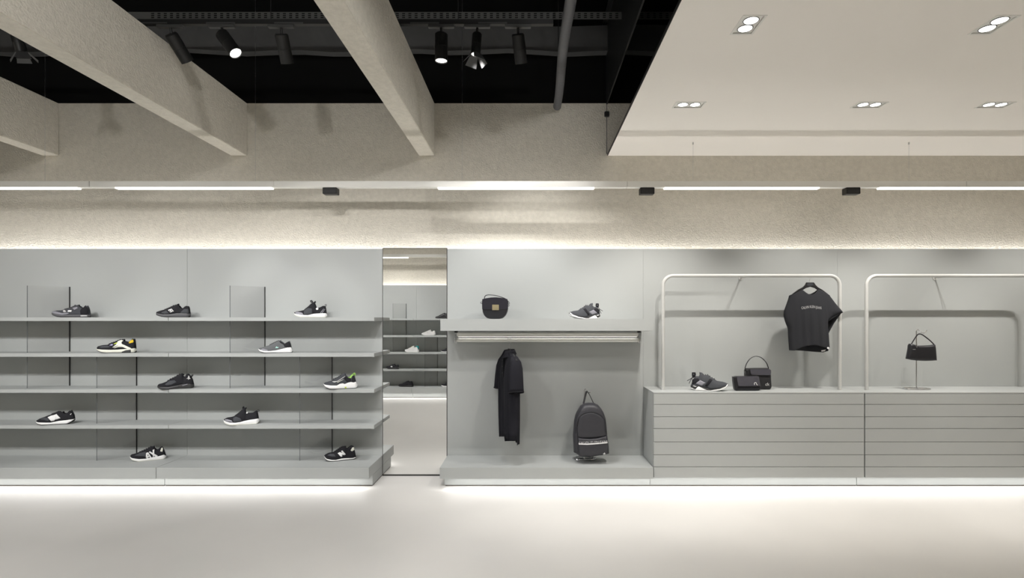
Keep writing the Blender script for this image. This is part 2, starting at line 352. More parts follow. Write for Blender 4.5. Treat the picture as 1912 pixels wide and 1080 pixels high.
# recessed twin downlights
for i, (x, y, k) in enumerate(DL):
    a, b = dsize(k)
    labs = {0: 'twin recessed ceiling lamp nearest the edge of the white ceiling, front row', 1: 'twin recessed ceiling lamp in the top right corner of the photo',
            4: 'twin recessed ceiling lamp in the back row nearest the black void', 5: 'twin recessed ceiling lamp in the middle of the back row', 6: 'rightmost visible twin recessed ceiling lamp of the back row'}
    t = thing('recessed_downlight', labs.get(i, 'twin recessed ceiling lamp in the white ceiling outside the photo'), 'ceiling light', (x, y, ZC), group='twin recessed ceiling lamps')
    bm = bmesh.new()
    for (u0, u1, v0, v1) in ((-a/2, a/2, -b/2, -b/2+.010), (-a/2, a/2, b/2-.010, b/2), (-a/2, -a/2+.010, -b/2+.010, b/2-.010), (a/2-.010, a/2, -b/2+.010, b/2-.010)):
        box(bm, x+u0, x+u1, y+v0, y+v1, ZC-.003, ZC+.018)
    obj('frame', bm, PROF, t)
    obj('recess', boxes((x-a/2+.004, x+a/2-.004, y-b/2+.004, y+b/2-.004, ZC+.019, ZC+.06)), GREY2, t)
    g = .0135; pl = obj('lamp_plate', boxes((x-a/2+g, x+a/2-g, y-b/2+g, y+b/2-g, ZC+.003, ZC+.018)), PROF, t)
    for s in (-1, 1):
        cx, cy = (x, y+s*b*.205) if k == 0 else (x+s*a*.205, y)
        r = min(a, b)*.29; c0 = Vector((cx, cy, ZC+.0008))
        l = obj('lamp_ring', T([(cx+r*1.08*math.cos(2*PI*j/28), cy+r*1.08*math.sin(2*PI*j/28), ZC+.0015) for j in range(28)], .0022, 6, closed=True), GREY2, pl, smooth=True)
        bm = bmesh.new(); bm.faces.new([bm.verts.new((cx+r*math.cos(2*PI*j/24), cy+r*math.sin(2*PI*j/24), ZC+.0005)) for j in range(24)])
        obj('lens', bm, LENS, pl)
    tgt = (x, 4.75, .6) if k else ((x, y+.5, 0) if y > 2 else (x, y, 0))
    if i == 0: tgt = (.55, 4.9, .8)
    for sgn in ((-1, 1) if y > 2 else (1,)):
        lx, ly = (x, y+sgn*b*.205) if k == 0 else (x+sgn*a*.205, y)
        spot('downlight_beam', (lx, ly, ZC-.0165), (tgt[0]+lx-x, tgt[1]+ly-y, tgt[2]), L_DOWN*(3.4 if k else (2.7 if i == 0 else .2))*(.5 if y > 2 else 1), WARM, 80 if k else (70 if i == 0 else 115), .7, .016)

# ------------------------------------------------------------------ suspended linear lamp
RY = 4.79
t = thing('suspended_linear_lamp', 'long white suspended linear lamp crossing the whole wall in front of the stucco', 'pendant lamp', (0, RY, 2.523))
def pxx(px, Y=RY): return (px-PX)*Y/F
joints = [XL+.03, pxx(172), pxx(514), pxx(1170), pxx(1800), XR-.03]
for a, b in zip(joints, joints[1:]):
    obj('profile', rbox(a+.0015, b-.0015, RY-.03, RY+.03, 2.523, 2.574, .002), PROF, t)
for a, b in ((-420, -135), (-98, 148), (218, 509), (818, 1109), (1240, 1528), (1640, 1930), (1990, 2280)):
    if pxx(a) < XL: continue
    obj('diffuser', rbox(pxx(a), pxx(b), RY-.024, RY+.024, 2.512, 2.524, .002), DIFF, t)
    area('linear_lamp', ((pxx(a)+pxx(b))/2, RY, 2.508), pxx(b)-pxx(a), .045, L_PEND*(pxx(b)-pxx(a)), NEUT)
for px in (84, 477, 863):
    obj('wire', T([(pxx(px), RY, 2.57), (pxx(px), RY, ZTOP)], .0012, 5), STEEL, t)
for px in (1294, 1697, 2100):
    q = obj('wire', T([(pxx(px), RY, 2.57), (pxx(px), RY, ZC)], .0012, 5), STEEL, t)
    obj('wire_anchor', T([(pxx(px), RY, ZC-.018), (pxx(px), RY, ZC)], .006, 8), STEEL, q)
for px, lab in ((617, 'black box spotlight under the linear lamp above the left shelving'), (1208, 'black box spotlight under the linear lamp above the middle display bay'), (1591, 'black box spotlight under the linear lamp above the garment racks')):
    x = pxx(px); t = thing('box_spotlight', lab, 'spotlight', (x, RY, 2.523), group='black box spotlights on the linear lamp')
    obj('housing', rbox(x-.06, x+.06, RY-.022, RY+.05, 2.468, 2.5225, .003), BLKM, t)
    obj('face_plate', rbox(x-.046, x+.046, RY-.026, RY-.0225, 2.474, 2.50, .001), HANG, t)
# opposite side linear lamp (seen in the mirror)
t = thing('suspended_linear_lamp', 'white suspended linear lamp on the opposite side, seen in the mirror', 'pendant lamp', (-3, -.07, 2.523))
obj('profile', rbox(XL+.03, -.40, -.10, -.04, 2.523, 2.574, .002), PROF, t)
for a, b in ((-3.6, -2.2), (-5.4, -4.0)):
    obj('diffuser', rbox(a, b, -.094, -.046, 2.512, 2.524, .002), DIFF, t); area('linear_lamp', ((a+b)/2, -.07, 2.508), b-a, .045, L_PEND*(b-a), NEUT)
for x in (-5.5, -3.4, -1.3): obj('wire', T([(x, -.07, 2.57), (x, -.07, ZTOP)], .0012, 5), STEEL, t)

# ------------------------------------------------------------------ wall furniture
PT = 2.033                      # top of the wall panels
def LM(root):
    M = Matrix.LocRotScale(root.location, root.rotation_euler, None); return M
def lobj(name, bm, m, parent, **k): return obj(name, bm, m, parent, local=True, **k)
SH = [1.418, 1.1135, .8075, .5025]
def shelving(label, loc, rotz, wd=1.747, glass=(), group='laminate shoe shelving bays', gdir=1):
    t = thing('shoe_shelving', label, 'shelving', loc, rotz, group)
    g = .0012
    lobj('back_panel', rbox(-wd+.0003, -.0003, 0, .035, .10, PT, .0005), LAM, t)
    for z in SH: lobj('shelf', rbox(-wd+g, -g, -.262, -.0005, z-.031, z, .0012), LAM, t)
    lobj('plinth', rbox(-wd+g, -g, -.42, -.0005, .0915, .183, .0012), LAM, t)
    lobj('plinth_core', rbox(-wd+g, -g, -.31, .03, .008, .0905, .0012), LAM, t)
    lobj('shadow_gap', boxes((-wd+g+.004, -g-.004, -.306, .03, 0, .0075)), GAP, t)
    for bx, levels in glass:       # bx: x of the wall end of the pane, the front end stands .2 further left
        for lv in levels:
            z0 = SH[lv] if lv < 4 else .183; z1 = (SH[lv-1]-.031) if lv > 0 else 1.693
            d = Vector((-.205*gdir, -.188, 0)); n = Vector((d.y, -d.x, 0)).normalized()*.003; a = Vector((bx, -.0012, 0)); b = a+d
            bm = bmesh.new(); vs = [a-n, b-n, b+n, a+n]
            lo = [bm.verts.new((v.x, v.y, z0+.0005)) for v in vs]; hi = [bm.verts.new((v.x, v.y, z1-.0005)) for v in vs]
            bm.faces.new(lo[::-1]); bm.faces.new(hi)
            for i in range(4): bm.faces.new((lo[i], lo[(i+1) % 4], hi[(i+1) % 4], hi[i]))
            p = lobj('glass_divider', bm, GLASS, t)
            lobj('wall_edge', boxes((bx+.0035, bx+.0085, -.010, -.001, z0+.0005, z1-.0005)), HANG, p)
            e = b; lobj('front_edge', boxes((e.x-.0032, e.x+.001, e.y-.0045, e.y-.002, z0+.0005, z1-.0005)), GREY2, p)
    return t
YM = 5.03
shelving('grey laminate shoe shelving bay beside the mirror', (-1.323, YM, 0), 0, glass=((-2.373+1.323-.006, (0, 1, 2)), (-1.772+1.323-.006, (2, 3, 4))))
shelving('grey laminate shoe shelving bay at the left edge of the photo', (-3.071, YM, 0), 0, glass=((-4.119+3.071-.006, (0, 1, 2)), (-3.52+3.071-.006, (2, 3, 4))))
shelving('grey laminate shoe shelving bay outside the photo on the left', (-4.819, YM, 0), 0, wd=1.55)
# opposite wall, seen in the mirror
YO = -.31
shelving('grey laminate shoe shelving bay seen in the mirror, nearer to the camera', (-2.102, YO, 0), PI, glass=((-(-1.705+2.102)+.0, (2, 3, 4)),), gdir=-1)
shelving('grey laminate shoe shelving bay seen in the left part of the mirror', (-3.850, YO, 0), PI, glass=((-(-2.283+3.850), (0, 1, 2)),), gdir=-1)
shelving('grey laminate shoe shelving bay behind the camera on the far left', (-5.598, YO, 0), PI)

# mirror
t = thing('wall_mirror', 'tall frameless wall mirror between the shoe shelving and the hanging bay', 'mirror', (-1.033, YM, 0))
mx0, mx1 = -1.3215, -.7445
obj('mirror_glass', boxes((mx0, mx1, YM+.002, YM+.01, .012, PT+.003)), MIRROR, t)
bm = boxes((mx0, mx1, YM-.003, YM+.012, 0, .0115), (mx0-.0005, mx0+.002, YM-.001, YM+.012, .012, PT+.003), (mx1-.0035, mx1+.0005, YM-.002, YM+.012, .012, PT+.003), (mx0, mx1, YM-.001, YM+.012, PT+.0032, PT+.008))
obj('frame', bm, MIRF, t); obj('backing_board', boxes((mx0, mx1, YM+.0105, YM+.04, .012, PT)), BLKM, t)

# hanging bay
HX0, HX1 = -.743, 1.0115
t = thing('hanging_bay', 'grey laminate hanging bay with a thick shelf, next to the mirror', 'display unit', ((HX0+HX1)/2, YM, 0))
obj('back_panel', rbox(HX0+.001, HX1-.0002, YM, YM+.035, .1, PT, .0005), LAM, t)
obj('thick_shelf', rbox(HX0+.004, HX1-.012, 4.62, YM-.0005, 1.306, 1.4045, .0015), LAM, t)
obj('plinth', rbox(HX0+.001, HX1-.001, 4.61, YM-.0005, .0915, .183, .0012), LAM, t)
obj('plinth_core', rbox(HX0+.022, HX1-.001, 4.72, YM+.03, .008, .0905, .0012), LAM, t)
obj('shadow_gap', boxes((HX0+.03, HX1-.005, 4.724, YM+.03, 0, .0075)), GAP, t)
RX0, RX1, RYY = -.632, .928, 4.80
r = obj('clothes_rail', T([(RX0, RYY, 1.223), (RX1, RYY, 1.223)], .0155, 20), PROFB, t, smooth=True)
obj('light_channel', rbox(RX0+.006, RX1-.006, RYY-.02, RYY+.02, 1.252, 1.2875, .006, 3), PROFB, t, smooth=40)
obj('led_strip', boxes((RX0+.02, RX1-.02, RYY-.012, RYY+.012, 1.2505, 1.2519)), DIFF, t)
for x in (RX0, RX1):
    bm = bmesh.new()
    for xx in (x-.008, x+.004):
        pts = [(xx, RYY+.026*math.cos(a), 1.232+.040*math.sin(a)) for a in [2*PI*k/28 for k in range(28)]]
        vs = [bm.verts.new(p) for p in pts]; v2 = [bm.verts.new((p[0]+.003, p[1], p[2])) for p in pts]
        bm.faces.new(vs); bm.faces.new(v2[::-1])
        for k in range(28): bm.faces.new((vs[k], vs[(k+1) % 28], v2[(k+1) % 28], v2[k]))
    obj('rail_bracket', bm, CHROME, t)
    obj('bracket_mount', rbox(x-.012, x+.012, RYY-.02, RYY+.02, 1.288, 1.3055, .001), BLKM, t)

# drawer units
def drawer_unit(x0, x1, lab):
    t = thing('drawer_unit', lab, 'drawer unit', ((x0+x1)/2, YM, 0), group='grey laminate drawer units')
    g = .001
    obj('back_panel', rbox(x0-.0004, x1+.0004, YM, YM+.035, .1, PT, .0005), LAM, t)
    obj('carcass', rbox(x0+g, x1-g, 4.64, YM-.0005, .0965, .7905, .001), LAM, t)
    obj('worktop', rbox(x0+g, x1-g, 4.62, YM-.0005, .7905, .8, .0008), LAM, t)
    ys = [735.2, 756, 779, 801, 826, 850, 872.5, 893]; zs = [1.4-(y-597)*4.62/F for y in ys]
    for i, (a, b) in enumerate(zip(zs, zs[1:])):
        if i == 0: a = .7898
        obj('drawer', rbox(x0+.004, x1-.004, 4.62, 4.6395, b+.0022, a-.0005, .0012), LAM, t)
    obj('plinth_core', rbox(x0-.008, x1-.010, 4.72, YM+.03, .008, .096, .0012), LAM, t)
    obj('shadow_gap', boxes((x0-.006, x1-.012, 4.724, YM+.03, 0, .0075)), GAP, t)
drawer_unit(1.0125, 2.750, 'grey laminate drawer unit with back panel, right of the hanging bay')
drawer_unit(2.7515, 4.489, 'grey laminate drawer unit with back panel at the right edge of the photo')
drawer_unit(4.4905, 5.98, 'grey laminate drawer unit with back panel outside the photo on the right')

# garment racks
def rack(x0, x1, lab):
    t = thing('garment_rack', lab, 'clothes rack', ((x0+x1)/2, 4.79, .8), group='tubular garment racks')
    zt = 1.774; R = .085; pts = [(x0, 4.79, .8005)]
    for i in range(9): a = PI-(PI/2)*i/8; pts.append((x0+R+R*math.cos(a), 4.79, zt-R+R*math.sin(a)))
    for i in range(9): a = PI/2-(PI/2)*i/8; pts.append((x1-R+R*math.cos(a), 4.79, zt-R+R*math.sin(a)))
    pts.append((x1, 4.79, .8005)); obj('frame', T(pts, .0148, 18), RACK, t, smooth=True)
    xm = (x0+x1)/2
    obj('wall_bracket', T([(xm, 4.80, zt), (xm, YM-.001, zt)], .006, 10), RACK, t, smooth=True)
    obj('wall_plate', T([(xm, YM-.006, zt), (xm, YM-.0008, zt)], .022, 20), RACK, t, smooth=35)
rx = lambda px: (px-PX)*4.79/F
rack(rx(1238), rx(1568), 'tubular grey garment rack holding the dark t-shirt')
rack(rx(1618), rx(1948), 'tubular grey garment rack over the hanging handbag at the right edge')

# ------------------------------------------------------------------ shoes
def shoe(spec, name, label, group=None, loc=None, scale=1.0, flip=False, rotz=None, recol=None):
    ox, oy = spec['o']; K = 19.12
    x0, x1 = spec['ext']; cm_ = (x0+x1)/2
    Y = spec['Y']; psi = math.radians(spec.get('yaw', 20)); X = (ox+cm_/K-PX)*Y/F
    kx = F*(math.cos(psi)/Y-X*math.sin(psi)/Y**2)*K if spec.get('shear', 1) else F/Y*K*math.cos(psi)
    kz = F/Y*K; (bx0, by0), (bx1, by1) = spec['base']
    def cv(p): return ((p[0]-cm_)/kx, (by0+(by1-by0)*(p[0]-bx0)/(bx1-bx0)-p[1])/kz)
    def cl(l): return [cv(p) for p in l]
    bot, mid, top = cl(spec['bot']), cl(spec['mid']), cl(spec['top'])
    xa = cv((spec['xa'], 0))[0]; xs0, xs1 = cv((x0, 0))[0], cv((x1, 0))[0]; L = xs1-xs0
    Wd = L*spec.get('w', .165)
    plan = [(0, .0), (.012, .22), (.03, .42), (.07, .64), (.13, .82), (.22, .95), (.33, 1), (.45, .93), (.58, .80), (.72, .73), (.84, .72), (.92, .66), (.965, .50), (.99, .27), (1, 0)]
    def hw(x): return Wd*interp(plan, (x-xs0)/L)
    zb = lambda x: max(0.0, interp(bot, x)); zm = lambda x: max(zb(x)+.004, interp(mid, x)); zt = lambda x: max(zm(x)+.0015, interp(top, x))
    def op(x): t_ = (x-xa)/(L*.05); return max(0, min(1, t_))
    n = 9
    def sec(x, t_):
        w_, a, b = hw(x), zm(x), zt(x); th = t_*PI/2; o = op(x)
        yc = w_*max(0, math.cos(th))**.8; zc = a+(b-a)*math.sin(th)**.95
        yo = w_*(1-.42*t_**1.6); zo = a+(b-a)*t_
        return yc+(yo-yc)*o, zc+(zo-zc)*o
    us = [0, .006, .015, .03, .05, .08, .11]+[.15+.025*i for i in range(31)]+[.92, .94, .955, .97, .98, .99, .996, 1]
    XS = sorted(set([xs0+L*u for u in us]+[xa, xa+L*.02, xa+L*.05]))
    tg = thing(name, label, 'shoe', loc or (0, 0, 0), 0, group)
    S = scale; fx = -1 if flip else 1
    def V(bm, x, y, z): return bm.verts.new((fx*x*S, y*S, z*S))
    m_up, m_sole, m_out = spec['mats']
    if recol: m_up, m_sole, m_out = recol
    bm = bmesh.new(); G = {}
    for i, x in enumerate(XS):
        for s in (-1, 1):
            for j in range(n+1):
                y, z = sec(x, j/n); G[i, s, j] = V(bm, x, s*y, z)
    for i in range(len(XS)-1):
        for s in (-1, 1):
            for j in range(n): bm.faces.new((G[i, s, j], G[i+1, s, j], G[i+1, s, j+1], G[i, s, j+1]))
    bmesh.ops.remove_doubles(bm, verts=bm.verts, dist=.0004*S)
    bmesh.ops.recalc_face_normals(bm, faces=bm.faces[:])
    obj('upper', bm, m_up, tg, local=True, smooth=60, mod=solid(.004*S, -1))
    # sole
    def solem(lo, hi, wf, nm, m_):
        bm = bmesh.new(); R_ = []
        for x in XS:
            w_ = hw(x)*wf+.0015; a, b = lo(x), hi(x); b = max(b, a+.0008); h = b-a
            pr = [(-w_*.93, a), (-w_*.99, a+h*.18), (-w_*1.02, a+h*.5), (-w_, a+h*.85), (-w_*.96, b), (w_*.96, b), (w_, a+h*.85), (w_*1.02, a+h*.5), (w_*.99, a+h*.18), (w_*.93, a)]
            R_.append([V(bm, x, y, z) for y, z in pr])
        for a, b in zip(R_, R_[1:]):
            for k in range(10): bm.faces.new((a[k], a[(k+1) % 10], b[(k+1) % 10], b[k]))
        bm.faces.new(R_[0]); bm.faces.new(R_[-1][::-1]); bmesh.ops.remove_doubles(bm, verts=bm.verts, dist=.00005)
        return obj(nm, bm, m_, tg, local=True, smooth=50)
    ms = solem(lambda x: zb(x)+.0035, lambda x: zm(x)+.002, 1.05, 'midsole', m_sole)
    ou = solem(lambda x: zb(x), lambda x: zb(x)+.0045, 1.06, 'outsole', m_out)
    if m_out is not m_sole: ou['label'] = 'outsole in another colour'
    def surf(x, z, off):
        a, b = zm(x), zt(x)
        if z <= a+.0005: return hw(x)*1.07+.0015+off
        lo_, hi_ = 0., 1.
        for _ in range(18):
            m2 = (lo_+hi_)/2
            if sec(x, m2)[1] < z: lo_ = m2
            else: hi_ = m2
        return sec(x, lo_)[0]+off
    def patch(nm, poly, m_, both=True, off=.0012, lab=None, sub=2):
        P = [cv(p) if spec.get('conv', True) else p for p in poly]
        bm = bmesh.new()
        for s in ((-1, 1) if both else (-1,)):
            f = bm.faces.new([bm.verts.new((x, s, z)) for x, z in P])
        bmesh.ops.triangulate(bm, faces=bm.faces[:])
        for _ in range(sub): bmesh.ops.subdivide_edges(bm, edges=bm.edges[:], cuts=1, use_grid_fill=True)
        for v in bm.verts:
            x, s, z = v.co; x = max(xs0+L*.01, min(xs1-L*.006, x)); z = max(zb(x)+.0005, min(zt(x), z)); s = -1 if s < 0 else 1; y = surf(x, z, off)
            v.co = (fx*x*S, s*y*S, z*S)
        o = obj(nm, bm, m_, tg, local=True, smooth=50, mod=solid(.001*S, 0))
        if lab: o['label'] = lab
        return o
    for p in spec.get('patches', ()):
        nm, poly, m_ = p[:3]; both = p[3] if len(p) > 3 else True
        if recol and m_ is not INKW: continue
        patch(nm, poly, m_, both, off=p[4] if len(p) > 4 else .0012)
    # laces
    xl0, xl1 = spec.get('laces', (xs0+L*.30, xa-L*.03)) if 'laces' not in spec else (cv((spec['laces'][0], 0))[0], cv((spec['laces'][1], 0))[0])
    bm = bmesh.new(); nl = 6
    for i in range(nl):
        x = xl0+(xl1-xl0)*(i+.5)/nl; w_ = .30*hw(x); pts = []
        for k in range(7):
            y = -w_+2*w_*k/6; 
            dz = (zt(x)-zm(x)); z = zt(x)+.003-dz*.10*(y/max(w_, 1e-5))**2; pts.append((fx*(x+.006*(k/6-.5))*S, y*S, z*S))
        tube(bm, pts, .0028*S, 6)
    lm = spec.get('lace_mat', RUBD)
    if recol: lm = m_up
    obj('laces', bm, lm, tg, local=True, smooth=True)
    # tongue
    tz = spec.get('tongue', 0.008); bm = bmesh.new(); rows = []
    for i in range(7):
        q = i/6; x = xa-L*.10+L*.13*q; zz = zt(min(x, xa))-.004+(tz+.002)*q*q+max(0, zt(xa)-zt(min(x, xa)))*0
        hwid = .46*hw(x)*(1-.25*q)
        rows.append([V(bm, x, -hwid+2*hwid*k/6, zz-.012*((k-3)/3)**2) for k in range(7)])
    for a, b in zip(rows, rows[1:]):
        for k in range(6): bm.faces.new((a[k], a[k+1], b[k+1], b[k]))
    obj('tongue', bm, spec.get('tongue_mat', m_up) if not recol else m_up, tg, local=True, smooth=True, mod=solid(.005*S, 0))
    for nm, pts, m_, rr in spec.get('loops', ()):
        P = [cv(p) for p in pts]
        obj(nm, T([(fx*x*S, 0, z*S) for x, z in P], rr*S, 8, closed=nm.endswith('loop'), flat=(1, 2.2) if nm.endswith('loop') else None), m_, tg, local=True, smooth=True)
    if 'tagdisc' in spec and not recol:
        x, z = cv(spec['tagdisc'][:2]); rr = spec['tagdisc'][2]; y = hw(x)*.62
        obj('security_tag', T([(fx*x*S, (-y-.008)*S, z*S), (fx*x*S, (-y+.002)*S, z*S)], rr*S, 16), WHT, tg, local=True, smooth=35)
    zsurf = spec['Z']
    if loc is None: tg.location = (X, Y, zsurf+.0004)
    tg.rotation_euler = (0, 0, rotz if rotz is not None else psi*(1 if not flip else -1))
    return tg

SPEC = {}
def shelfY(ymid, Z): return (EH-Z)*F/(ymid-PY)
SPEC[1] = dict(o=(85, 555), ext=(235, 1605), Y=4.89, Z=SH[0], yaw=12, base=((235, 735), (1600, 735)), w=.15,
  bot=[(235, 600), (320, 655), (500, 715), (640, 735), (1560, 735), (1605, 705)], mid=[(235, 575), (400, 612), (650, 655), (1000, 650), (1605, 645)],
  top=[(235, 560), (265, 530), (320, 515), (420, 487), (600, 480), (700, 445), (850, 405), (960, 370), (1060, 305), (1150, 295), (1230, 330), (1330, 400), (1400, 385), (1450, 310), (1490, 300), (1540, 380), (1580, 490), (1605, 640)],
  xa=1170, mats=(GREY1, RUBG, RUBD), laces=(690, 1100),
  patches=[('toe_overlay', [(262, 560), (330, 528), (430, 520), (600, 562), (700, 585), (900, 570), (930, 590), (850, 625), (690, 648), (400, 600)], GREY3),
           ('side_stripe', [(690, 480), (765, 470), (840, 545), (750, 555)], GREY4), ('emblem', [(880, 505), (900, 480), (1015, 480), (1010, 525), (990, 540), (885, 535)], INKW, False, .002),
           ('highlight_panel', [(1020, 400), (1180, 355), (1210, 410), (1100, 470)], GREY3), ('heel_counter', [(1340, 410), (1400, 395), (1450, 320), (1530, 380), (1570, 480), (1590, 640), (1330, 640), (1300, 500)], BLACKF),  # grey panel by the top laces is a highlight put into colour
           ('midsole_block', [(1330, 655), (1595, 655), (1598, 700), (1345, 705)], GREY4)])
SPEC[2] = dict(o=(280, 555), ext=(225, 1450), Y=4.89, Z=SH[0], yaw=12, base=((225, 728), (1450, 728)),
  bot=[(225, 620), (300, 660), (500, 715), (650, 728), (1390, 725), (1450, 680)], mid=[(225, 570), (350, 600), (550, 630), (800, 625), (1000, 590), (1150, 590), (1450, 600)],
  top=[(225, 565), (250, 530), (400, 480), (560, 440), (700, 380), (860, 300), (930, 290), (990, 255), (1050, 310), (1120, 390), (1200, 405), (1270, 340), (1340, 312), (1390, 340), (1420, 430), (1440, 560), (1450, 595)],
  xa=1000, mats=(BLACKF, RUBG, RUBD), laces=(520, 950),
  patches=[('emblem', [(705, 465), (830, 420), (915, 510), (800, 557)], INKW, False, .0015), ('emblem_letters', [(745, 475), (765, 468), (815, 525), (795, 535)], BLACKF, False, .003), ('emblem_letters', [(800, 455), (825, 446), (875, 500), (850, 512), (838, 497), (850, 490), (835, 470), (815, 477)], BLACKF, False, .003),
           ('side_panel', [(500, 540), (650, 480), (760, 590), (600, 605), (480, 570)], GREY1), ('heel_counter', [(1170, 520), (1260, 430), (1410, 430), (1435, 590), (1130, 580)], GREY1)])
SPEC[3] = dict(o=(535, 550), ext=(268, 1458), Y=4.89, Z=SH[0], yaw=12, base=((268, 812), (1458, 812)),
  bot=[(268, 700), (380, 765), (530, 808), (1400, 810), (1458, 770)], mid=[(268, 655), (320, 690), (600, 735), (800, 740), (1000, 690), (1250, 675), (1430, 670), (1458, 720)],
  top=[(268, 650), (290, 635), (350, 598), (480, 585), (640, 545), (760, 450), (860, 350), (930, 275), (1005, 268), (1030, 330), (1065, 440), (1110, 470), (1200, 455), (1320, 395), (1390, 405), (1415, 500), (1440, 670), (1458, 715)],
  xa=1005, mats=(BLACKF, WHT, OFFW), laces=(640, 900), tongue=.012,
  patches=[('toe_cap', [(325, 615), (420, 612), (590, 645), (645, 725), (450, 705), (335, 680)], GREY3), ('side_panel', [(640, 560), (780, 480), (930, 500), (950, 680), (800, 730), (660, 730)], GREY1),
           ('heel_stripe', [(1210, 660), (1340, 500), (1360, 505), (1240, 665)], GREY3), ('heel_stripe', [(1270, 660), (1385, 510), (1395, 520), (1300, 665)], GREY3)],
  loops=[('pull_loop', [(925, 290), (870, 260), (855, 215), (890, 205), (930, 255)], BLACKF, .0022), ('pull_loop', [(1390, 420), (1375, 350), (1410, 335), (1432, 370), (1410, 420)], BLACKF, .0022)], tagdisc=(1110, 505, .010))
SPEC[4] = dict(o=(170, 620), ext=(212, 1630), Y=4.83, Z=SH[1], yaw=16, base=((212, 762), (1630, 740)),
  bot=[(212, 630), (280, 680), (440, 735), (640, 757), (1590, 742), (1630, 690)], mid=[(212, 590), (260, 625), (500, 640), (800, 645), (1000, 640), (1350, 612), (1600, 590), (1630, 640)],
  top=[(212, 580), (245, 530), (400, 480), (600, 465), (750, 400), (900, 350), (1000, 295), (1140, 262), (1210, 330), (1370, 375), (1450, 300), (1520, 242), (1575, 260), (1590, 380), (1605, 580), (1630, 635)],
  xa=1165, mats=(BLACKF, OFFW, RUBD), laces=(640, 1080),
  patches=[('side_overlay', [(840, 550), (1010, 410), (1000, 330), (1100, 290), (1190, 305), (1110, 410), (1250, 470), (1490, 575), (1480, 600), (1350, 605), (1200, 545), (1050, 545), (920, 580)], OFFW),
           ('overlay_line', [(870, 545), (1020, 480), (1025, 488), (890, 558)], GREY1, False, .003), ('mesh_vamp', [(340, 540), (420, 500), (640, 490), (800, 530), (700, 560), (450, 570)], GREY1),
           ('heel_lining', [(1380, 385), (1440, 315), (1530, 270), (1565, 340), (1545, 380), (1420, 410)], YEL), ('lace_guard', [(720, 480), (800, 430), (845, 440), (830, 490)], LILAC), ('lace_guard', [(860, 430), (960, 375), (1010, 400), (900, 440)], LIMEY),
           ('sole_insert', [(1170, 705), (1310, 650), (1480, 625), (1485, 735), (1165, 740)], RUBD)])
SPEC[5] = dict(o=(470, 620), ext=(240, 1480), Y=4.83, Z=SH[1], yaw=16, base=((240, 758), (1480, 738)),
  bot=[(240, 660), (330, 715), (480, 750), (620, 758), (1440, 738), (1480, 695)], mid=[(240, 605), (330, 650), (500, 682), (700, 685), (900, 660), (1150, 600), (1350, 547), (1420, 555), (1480, 680)],
  top=[(240, 600), (300, 575), (460, 530), (600, 490), (720, 430), (880, 350), (980, 308), (1050, 330), (1180, 412), (1290, 350), (1360, 322), (1400, 430), (1425, 550), (1480, 676)],
  xa=1010, mats=(GREY2, WHT, RUBG), laces=(640, 980),
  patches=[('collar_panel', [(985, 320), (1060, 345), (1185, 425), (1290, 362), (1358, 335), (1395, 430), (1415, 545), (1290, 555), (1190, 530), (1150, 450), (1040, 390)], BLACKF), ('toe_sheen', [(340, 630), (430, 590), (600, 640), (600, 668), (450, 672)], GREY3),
           ('crocodile_emblem', [(865, 565), (890, 545), (900, 515), (925, 522), (935, 540), (985, 535), (980, 552), (955, 558), (950, 572), (935, 572), (925, 562), (900, 565), (885, 577)], MINT, False, .002, )])
SPEC[6] = dict(o=(285, 685), ext=(175, 1490), Y=4.82, Z=SH[2], yaw=20, base=((175, 815), (1490, 742)),
  bot=[(175, 745), (260, 780), (400, 805), (600, 795), (900, 772), (1150, 760), (1430, 745), (1490, 690)], mid=[(175, 705), (300, 725), (600, 718), (900, 660), (1100, 612), (1300, 595), (1490, 625)],
  top=[(175, 698), (225, 630), (350, 600), (500, 535), (650, 440), (800, 365), (900, 290), (1060, 230), (1100, 320), (1160, 372), (1220, 250), (1290, 240), (1380, 350), (1440, 450), (1480, 600), (1490, 620)],
  xa=1080, mats=(BLACKF, RUBD, RUBD), laces=(520, 1000),
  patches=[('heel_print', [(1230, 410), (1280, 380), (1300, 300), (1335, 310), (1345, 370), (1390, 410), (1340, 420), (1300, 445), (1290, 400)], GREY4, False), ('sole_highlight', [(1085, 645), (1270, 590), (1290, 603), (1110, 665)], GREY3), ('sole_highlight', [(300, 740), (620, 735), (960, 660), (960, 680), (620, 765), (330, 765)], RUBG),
           ('side_panel', [(480, 620), (620, 500), (820, 470), (900, 540), (700, 640), (560, 660)], GREY1)],
  loops=[('pull_loop', [(1370, 350), (1420, 270), (1450, 262), (1440, 300), (1390, 360)], BLACKF, .003)])
